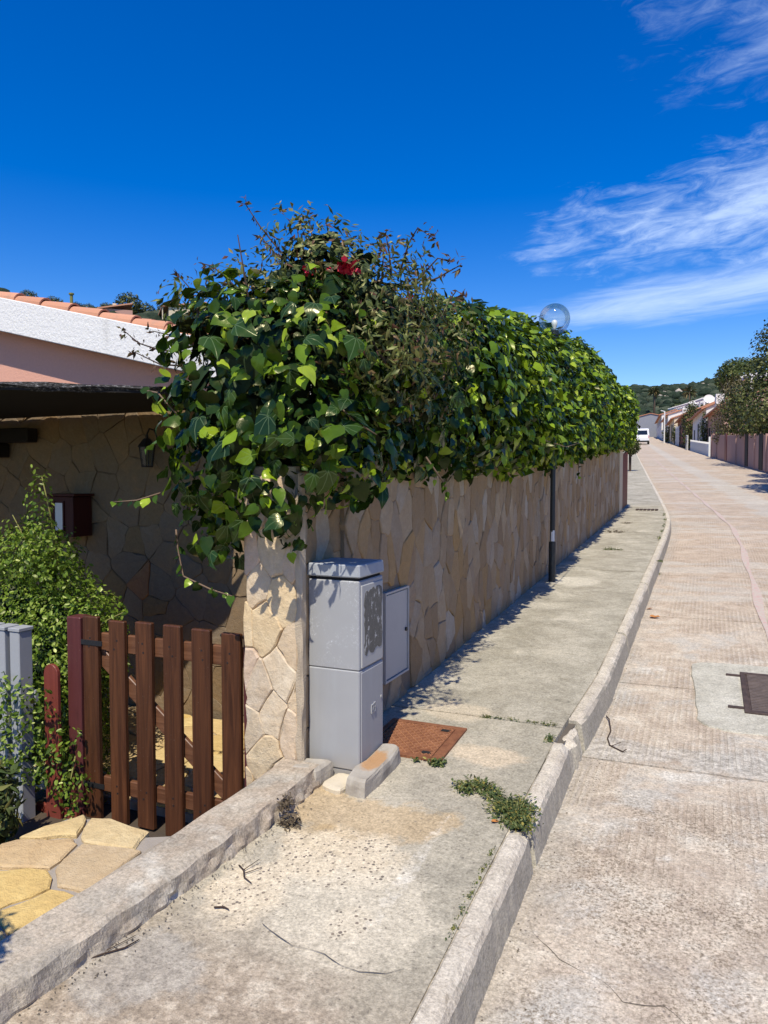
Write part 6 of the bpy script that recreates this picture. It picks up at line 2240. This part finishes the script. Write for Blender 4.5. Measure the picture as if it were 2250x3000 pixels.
# the tree that shades the road from beyond the right edge
tree('shade_tree', 'spreading evergreen overhanging the right side of the road', (5.2, 24.5, gz(24)),
     [((4.6, 24.0, gz(24) + 4.4), (2.2, 2.4, 1.4)), ((3.0, 25.0, gz(24) + 4.3), (1.3, 2.2, 0.7)), ((2.95, 32.2, gz(30) + 4.3), (0.8, 1.9, 0.55)), ((3.2, 28.9, gz(24) + 4.3), (1.25, 1.3, 0.6)), ((5.9, 22.5, gz(24) + 4.6), (2.0, 2.2, 1.4)), ((3.4, 28.2, gz(24) + 4.0), (1.2, 0.9, 0.7)), ((3.3, 23.0, gz(24) + 4.0), (1.5, 1.0, 0.8))],
     M['tree_dark'], 21000, 0.19, 0.16, 0.07, 1.3, shell=0.7, limbs=8)
tree('shade_tree', 'dark evergreen behind the nearer part of the pink wall', (5.0, 35.5, gz(35)),
     [((4.9, 35.0, gz(35) + 4.4), (1.7, 2.4, 1.7)), ((5.6, 37.5, gz(35) + 4.6), (1.7, 2.4, 1.7))],
     M['tree_dark'], 5000, 0.17, 0.14, 0.22, 1.3, shell=0.7)
# cypress columns and creepers among the houses
tree('cypress', 'dark upright cypress between the white and rust houses', tuple(rfp(94.5, 6.3)), [(tuple(rfp(94.5, 6.3, 2.4)), (0.9, 1.2, 2.9))], M['tree_dark'], 2600, 0.2, 0.12, 0.12, 1.5, shell=0.5)
tree('creeper_bush', 'dark creeper climbing beside the white house front', tuple(rfp(76.2, 6.1)), [(tuple(rfp(76.2, 6.1, 1.6)), (0.35, 0.7, 1.7))], M['tree_dark'], 1400, 0.14, 0.06, 0.12, 1.5, cat='bush', shell=0.4)
tree('garden_bush', 'bright green low bush behind the white fence end post', tuple(rfp(61.5, 6.2)), [(tuple(rfp(61.5, 6.1, 0.9)), (0.5, 0.9, 1.0))], M['bush'], 1400, 0.12, 0.05, 0.12, 1.5, cat='bush', shell=0.4)
for i, (tt, of, hh, lab) in enumerate([(109, 5.7, 2.2, 'dark shrub before the cream house up the road'), (125, 5.3, 2.0, 'dark shrub farthest up the row of houses')]):
    tree('garden_shrub', lab, tuple(rfp(tt, of)), [(tuple(rfp(tt, of, hh * 0.5)), (0.6, 1.6, hh * 0.55))], M['tree_dark'], 1000, 0.2, 0.06, 0.14, 1.4, cat='shrub', shell=0.4)
# bare twigs poking up left of the pine
bt = thing('bare_branches', 'thin bare branches against the sky left of the pine', 'branches', (0.8, 57.5, g57 + 3))
for k, (dx, dz) in enumerate([(-1.3, 4.2), (-0.7, 4.4), (-0.2, 4.6), (0.5, 4.5), (-1.0, 3.4), (0.2, 3.6)]):
    a = Vector((1.5, 57.5, g57 + 3.2))
    b = a + Vector((dx * 0.9, 0.2 * k, dz * 0.62))
    m_ = a.lerp(b, 0.55) + Vector((0.16, 0, -0.05))
    MB().tube([a, m_, b], [0.025, 0.014, 0.006], 5).build('branch', M['twig'], bt, smooth=True)


def palm(label, base, h, r):
    base = Vector(base)
    root = thing('palm_tree', label, 'palm', base, 'palms before the far hill')
    MB().tube([base - Vector((0, 0, 4)), base + Vector((0.1, 0, h * 0.5)), base + Vector((0, 0, h))], [r * 0.16, r * 0.13, r * 0.15], 8).build('trunk', M['bark'], root, smooth=True)
    top = base + Vector((0, 0, h))
    mb = MB()
    for k in range(46):
        a = rs.uniform(0, 6.28)
        el_ = rs.uniform(-0.9, 1.2)
        dv = Vector((math.cos(a) * math.cos(el_), math.sin(a) * math.cos(el_), math.sin(el_)))
        sd = dv.cross(Vector((0, 0, 1)))
        sd = sd.normalized() * r * 0.10 if sd.length > 1e-3 else Vector((r * 0.1, 0, 0))
        p0, p1, p2 = top, top + dv * r * 0.6 + Vector((0, 0, 0.06 * r)), top + dv * r - Vector((0, 0, 0.22 * r))
        mb.poly([p0, p1 + sd, p2])
        mb.poly([p0, p2, p1 - sd])
    mb.build('crown', M['palm'], root, normals=False)


palm('bushy palm tree with a bare trunk before the far hill', (-13.85, 212, 19.0), 6.3, 2.0)
palm('dark palm right of the other, above the roofs', (-3.9, 162, 16.0), 3.3, 1.6)

# ------------------------------------------------------------------ hills
AZ = np.radians(np.arange(-115, 80, 1.5))
FR = np.concatenate([np.linspace(0.34, 1.0, 26), [1.06, 1.15, 1.35, 1.7]])


def crest(a):
    k = float(np.clip((math.degrees(a) + 36) / 18, 0, 1))
    k = k * k * (3 - 2 * k)
    return 172 + (352 - 172) * k, 37.6 + 3.9 * k - 0.0 * a


def hill_z(a, fr_):
    r, hgt = crest(a)
    x, y = r * fr_ * math.sin(a), r * fr_ * math.cos(a)
    deg = math.degrees(a)
    wob = 2.2 * math.sin(deg * 0.33 + 0.6) + 1.1 * math.sin(deg * 0.95) + 0.5 * math.sin(deg * 2.3 + 1)
    tail = max(0.0, (deg - 2) / 26)
    top = hgt + wob * (0.7 if deg > -20 else 0.5) - 9.0 * min(1, tail)
    q = np.clip((fr_ - 0.34) / 0.66, 0, 1)
    rise = q * q * (3 - 2 * q) * 0.55 + q * 0.45
    b0 = gz(max(0, r * 0.34 * math.cos(a))) - 4.0 if deg > -20 else -3.0
    z = b0 + (top - b0) * rise
    if fr_ > 1:
        z = top - (fr_ - 1) * 45
    z += 1.2 * sn1(x, y, 0, 0.05) * q * (1 - abs(2 * q - 1) * 0.6)
    return x, y, z


vv = []
for a in AZ:
    for fr_ in FR:
        vv.append(hill_z(a, fr_))
nf2 = len(FR)
ii = (np.arange(len(AZ) - 1)[:, None] * nf2 + np.arange(nf2 - 1)[None, :]).ravel()
tt_ = np.concatenate([np.stack([ii, ii + 1, ii + nf2 + 1], 1), np.stack([ii, ii + nf2 + 1, ii + nf2], 1)])


def m_hill():
    m, g, out = new_mat('hill_scrub')
    p = wpos(g)
    n1 = g.noise(p, 0.05, 6, 0.6)
    n2 = g.noise(p, 0.35, 5, 0.7)
    c = g.ramp(n2, [(0.35, (0.035, 0.050, 0.020)), (0.55, (0.075, 0.095, 0.040)), (0.7, (0.13, 0.135, 0.065))])
    c = g.mix(g.m('MULTIPLY', g.sstep(n1, 0.52, 0.66), 0.5), c, (0.26, 0.22, 0.15))
    finish(g, out, c, 0.95, n2, 1.0, 1.0, spec=0.05)
    return m


M['hill'] = m_hill()
o = link_mesh('hills', np_mesh('hills', np.array(vv), tt_, smooth=True), M['hill'])
o['kind'] = 'structure'


def m_scrub(name, stops):
    m, g, out = new_mat(name)
    c = g.ramp(g.n('ShaderNodeNewGeometry').outputs['Random Per Island'], stops)
    n = g.noise(wpos(g), 1.6, 5, 0.7)
    v = g.m('ADD', 0.5, n)
    c = g.mix(1.0, c, g.n('ShaderNodeCombineColor', {}, {0: v, 1: v, 2: v}).outputs[0], 'MULTIPLY')
    finish(g, out, c, 0.95, n, 1.0, 0.5, spec=0.05)
    return m


M['scrub'] = m_scrub('maquis_bush', [(0.0, (0.024, 0.038, 0.024)), (0.6, (0.045, 0.062, 0.040)), (1.0, (0.085, 0.10, 0.065))])
M['granite'] = m_scrub('granite_boulder', [(0.0, (0.33, 0.28, 0.22)), (1.0, (0.52, 0.45, 0.37))])


def blobs(name, mat, n, azr, frr, sz, squash, label):
    bm = bmesh.new()
    bmesh.ops.create_icosphere(bm, subdivisions=2, radius=1)
    tv_ = np.array([v.co[:] for v in bm.verts])
    tf_ = np.array([[v.index for v in f.verts] for f in bm.faces])
    bm.free()
    V, F = [], []
    for k in range(n):
        a = math.radians(rs.uniform(*azr))
        fr_ = rs.uniform(*frr) ** 0.8
        x, y, z = hill_z(a, fr_)
        s = rs.uniform(*sz)
        v = tv_ * (1 + 0.22 * snoise(tv_ + k * 3.7, 2.4)[:, None] + 0.16 * snoise(tv_ + k * 1.3, 6.5)[:, None])
        v = v * np.array([s * rs.uniform(0.8, 1.3), s * rs.uniform(0.8, 1.3), s * squash * rs.uniform(0.8, 1.25)]) + np.array([x, y, z + s * squash * 0.4])
        F.append(tf_ + len(V) * len(tv_))
        V.append(v)
    V, F = np.concatenate(V), np.concatenate(F)
    o = link_mesh(name, np_mesh(name, V, F), mat, kind='stuff')
    o['label'] = label


blobs('hill_scrub', M['scrub'], 3800, (-22, 20), (0.42, 1.03), (0.7, 1.9), 0.75, 'dark low scrub covering the far hill beyond the road')
blobs('left_scrub', M['scrub'], 900, (-66, -36), (0.72, 1.02), (0.7, 2.0), 0.75, 'dark scrub on the hill above the roof at the left')
blobs('boulders', M['granite'], 420, (-16, 20), (0.72, 1.0), (0.35, 1.3), 0.75, 'pale granite boulders scattered on the crest of the far hill')

# round trees on the left skyline, sharing one crown
proto = None
for k, (deg, fr_, s, lab) in enumerate([
        (-49.2, 1.0, 0.75, 'lone small round tree at the left end of the skyline above the roof tiles'),
        (-47.6, 1.0, 0.8, 'round dark tree on the left skyline just left of the green mast'),
        (-46.1, 0.99, 0.6, 'small round tree at the foot of the green mast'),
        (-45.3, 1.0, 0.55, 'small round tree between the green mast and the small tiled house'),
        (-44.1, 0.98, 0.6, 'low round tree behind the small tiled hillside house'),
        (-42.6, 0.97, 1.15, 'largest round dark tree between the two hillside houses'),
        (-41.5, 0.98, 0.95, 'round tree against the left end of the long cream hillside house'),
        (-40.0, 0.95, 0.7, 'round tree behind the long cream hillside house')]):
    x, y, z = hill_z(math.radians(deg), fr_)
    if proto is None:
        proto = tree('holm_oak', lab, (x, y, z), [((x, y, z + 2.6), (2.5, 2.5, 2.0)), ((x + 1.4, y, z + 2.2), (1.8, 1.8, 1.4))],
                     M['tree_dark'], 1500, 0.42, 0.2, 0.2, 0.8, group='round trees along the left skyline', shell=0.9, limbs=3)
        proto.scale = (s, s, s)
    else:
        r_ = proto.copy()
        COL.objects.link(r_)
        r_.location = (x, y, z)
        r_['label'] = lab
        r_.scale = (s, s, s * rs.uniform(0.85, 1.1))
        r_.rotation_euler = (0, 0, rs.uniform(0, 6.28))
        for ch in proto.children:
            c_ = ch.copy()
            COL.objects.link(c_)
            c_.parent = r_
            for g2_ in ch.children:
                q_ = g2_.copy()
                COL.objects.link(q_)
                q_.parent = c_


# houses on the left hill
def hill_house(label, c, w, dpt, h, mat, yaw):
    root = thing('hillside_house', label, 'house', c)
    c = Vector(c)
    d = Vector((math.cos(yaw), math.sin(yaw), 0))
    e = Vector((-d.y, d.x, 0))
    P = lambda s, q, z: c + d * s + e * q + Vector((0, 0, z))
    MB().hexa([P(-w / 2, 0, -3), P(w / 2, 0, -3), P(w / 2, dpt, -3), P(-w / 2, dpt, -3)], [P(-w / 2, 0, h), P(w / 2, 0, h), P(w / 2, dpt, h), P(-w / 2, dpt, h)]).build('wall', mat, root)
    rf_ = MB().hexa([P(-w / 2 - 0.4, -1.3, h - 0.25), P(w / 2 + 0.4, -1.3, h - 0.25), P(w / 2 + 0.4, dpt, h + 1.1), P(-w / 2 - 0.4, dpt, h + 1.1)],
                    [P(-w / 2 - 0.4, -1.3, h), P(w / 2 + 0.4, -1.3, h), P(w / 2 + 0.4, dpt, h + 1.35), P(-w / 2 - 0.4, dpt, h + 1.35)]).build('roof', M['tile'], root)
    MB().hexa([P(-w * 0.3, 1.5, h), P(-w * 0.3 + 0.7, 1.5, h), P(-w * 0.3 + 0.7, 2.2, h), P(-w * 0.3, 2.2, h)], [P(-w * 0.3, 1.5, h + 1.7), P(-w * 0.3 + 0.7, 1.5, h + 1.7), P(-w * 0.3 + 0.7, 2.2, h + 1.7), P(-w * 0.3, 2.2, h + 1.7)]).build('chimney', M['far_cream'], rf_)
    for k in range(3):
        s = -w * 0.33 + k * w * 0.33
        f = MB().prism([P(s - 0.6, -0.03, 0.6), P(s + 0.6, -0.03, 0.6), P(s + 0.6, -0.03, 2.0), P(s - 0.6, -0.03, 2.0)], e * 0.06).build('window', M['dark_wood'], root)
        MB().prism([P(s - 0.45, -0.05, 0.75), P(s + 0.45, -0.05, 0.75), P(s + 0.45, -0.05, 1.85), P(s - 0.45, -0.05, 1.85)], e * 0.03).build('pane', M['gap'], f)
    for s in (-w / 2 + 0.2, w / 2 - 0.2):
        MB().tube([P(s, -1.1, -1), P(s, -1.1, h - 0.25)], 0.12, 6).build('post', M['far_cream'], root)


hill_house('long cream hillside house with tiled roof left of the ivy', (-97.5, 116.5, 32.2), 9.5, 7, 2.2, M['far_cream'], R(-45))
hill_house('small tiled hillside house among the trees farther left', (-106.5, 109.5, 32.3), 4.5, 5, 1.6, M['far_pink'], R(-45))
t = thing('green_mast', 'slim green post standing among the skyline trees at the left', 'post', (-117.5, 112, 33))
MB().tube([(-117.5, 112, 32), (-117.5, 112, 38.6)], 0.3, 8).build('shaft', M['green_stem'], t)
MB().lathe((-117.5, 112, 38.6), [(0, 0), (0.5, 0), (0.5, 0.3), (0, 0.3)], 8).build('head', M['green_stem'], t)

# unseen pier added outside the view so that its shadow falls on the rough curb
op = thing('added_shadow_pier', 'unseen plastered pier added at the entrance to cast a shadow on the curb', 'pier', (-2.0, 0.72, gz(0.72)))
MB().box(-2.22, -1.82, 0.50, 0.92, -0.3, 0.92).build('shaft', M['mortar_pale'], op, bevel=0.02)
MB().box(-2.25, -1.79, 0.47, 0.95, 0.922, 0.985).build('cap', M['mortar_pale'], op, bevel=0.02)
pp = thing('added_shadow_plant', 'unseen leafy plant in a clay pot added on the pier to make its shadow ragged', 'plant', (-2.0, 0.72, 0.985))  # added to give the pier's shadow a leafy edge
MB().lathe((-2.0, 0.72, 0.986), [(0, 0), (0.07, 0), (0.095, 0.15), (0.105, 0.15), (0.105, 0.18), (0.085, 0.18), (0.08, 0.15), (0, 0.15)], 18).build('pot', M['tile'], pp, smooth=False)
p, n_ = fill(union([ell((-1.99, 0.74, 1.27), (0.19, 0.19, 0.16))], 0.03, 6), 1500, -0.14, 0.04)
scatter('foliage', M['bush'], pp, leaf_t('lance'), p, frames(n_, 0, 0.3, 0.9, 0.6), rng.uniform(0.04, 0.08, len(p)))
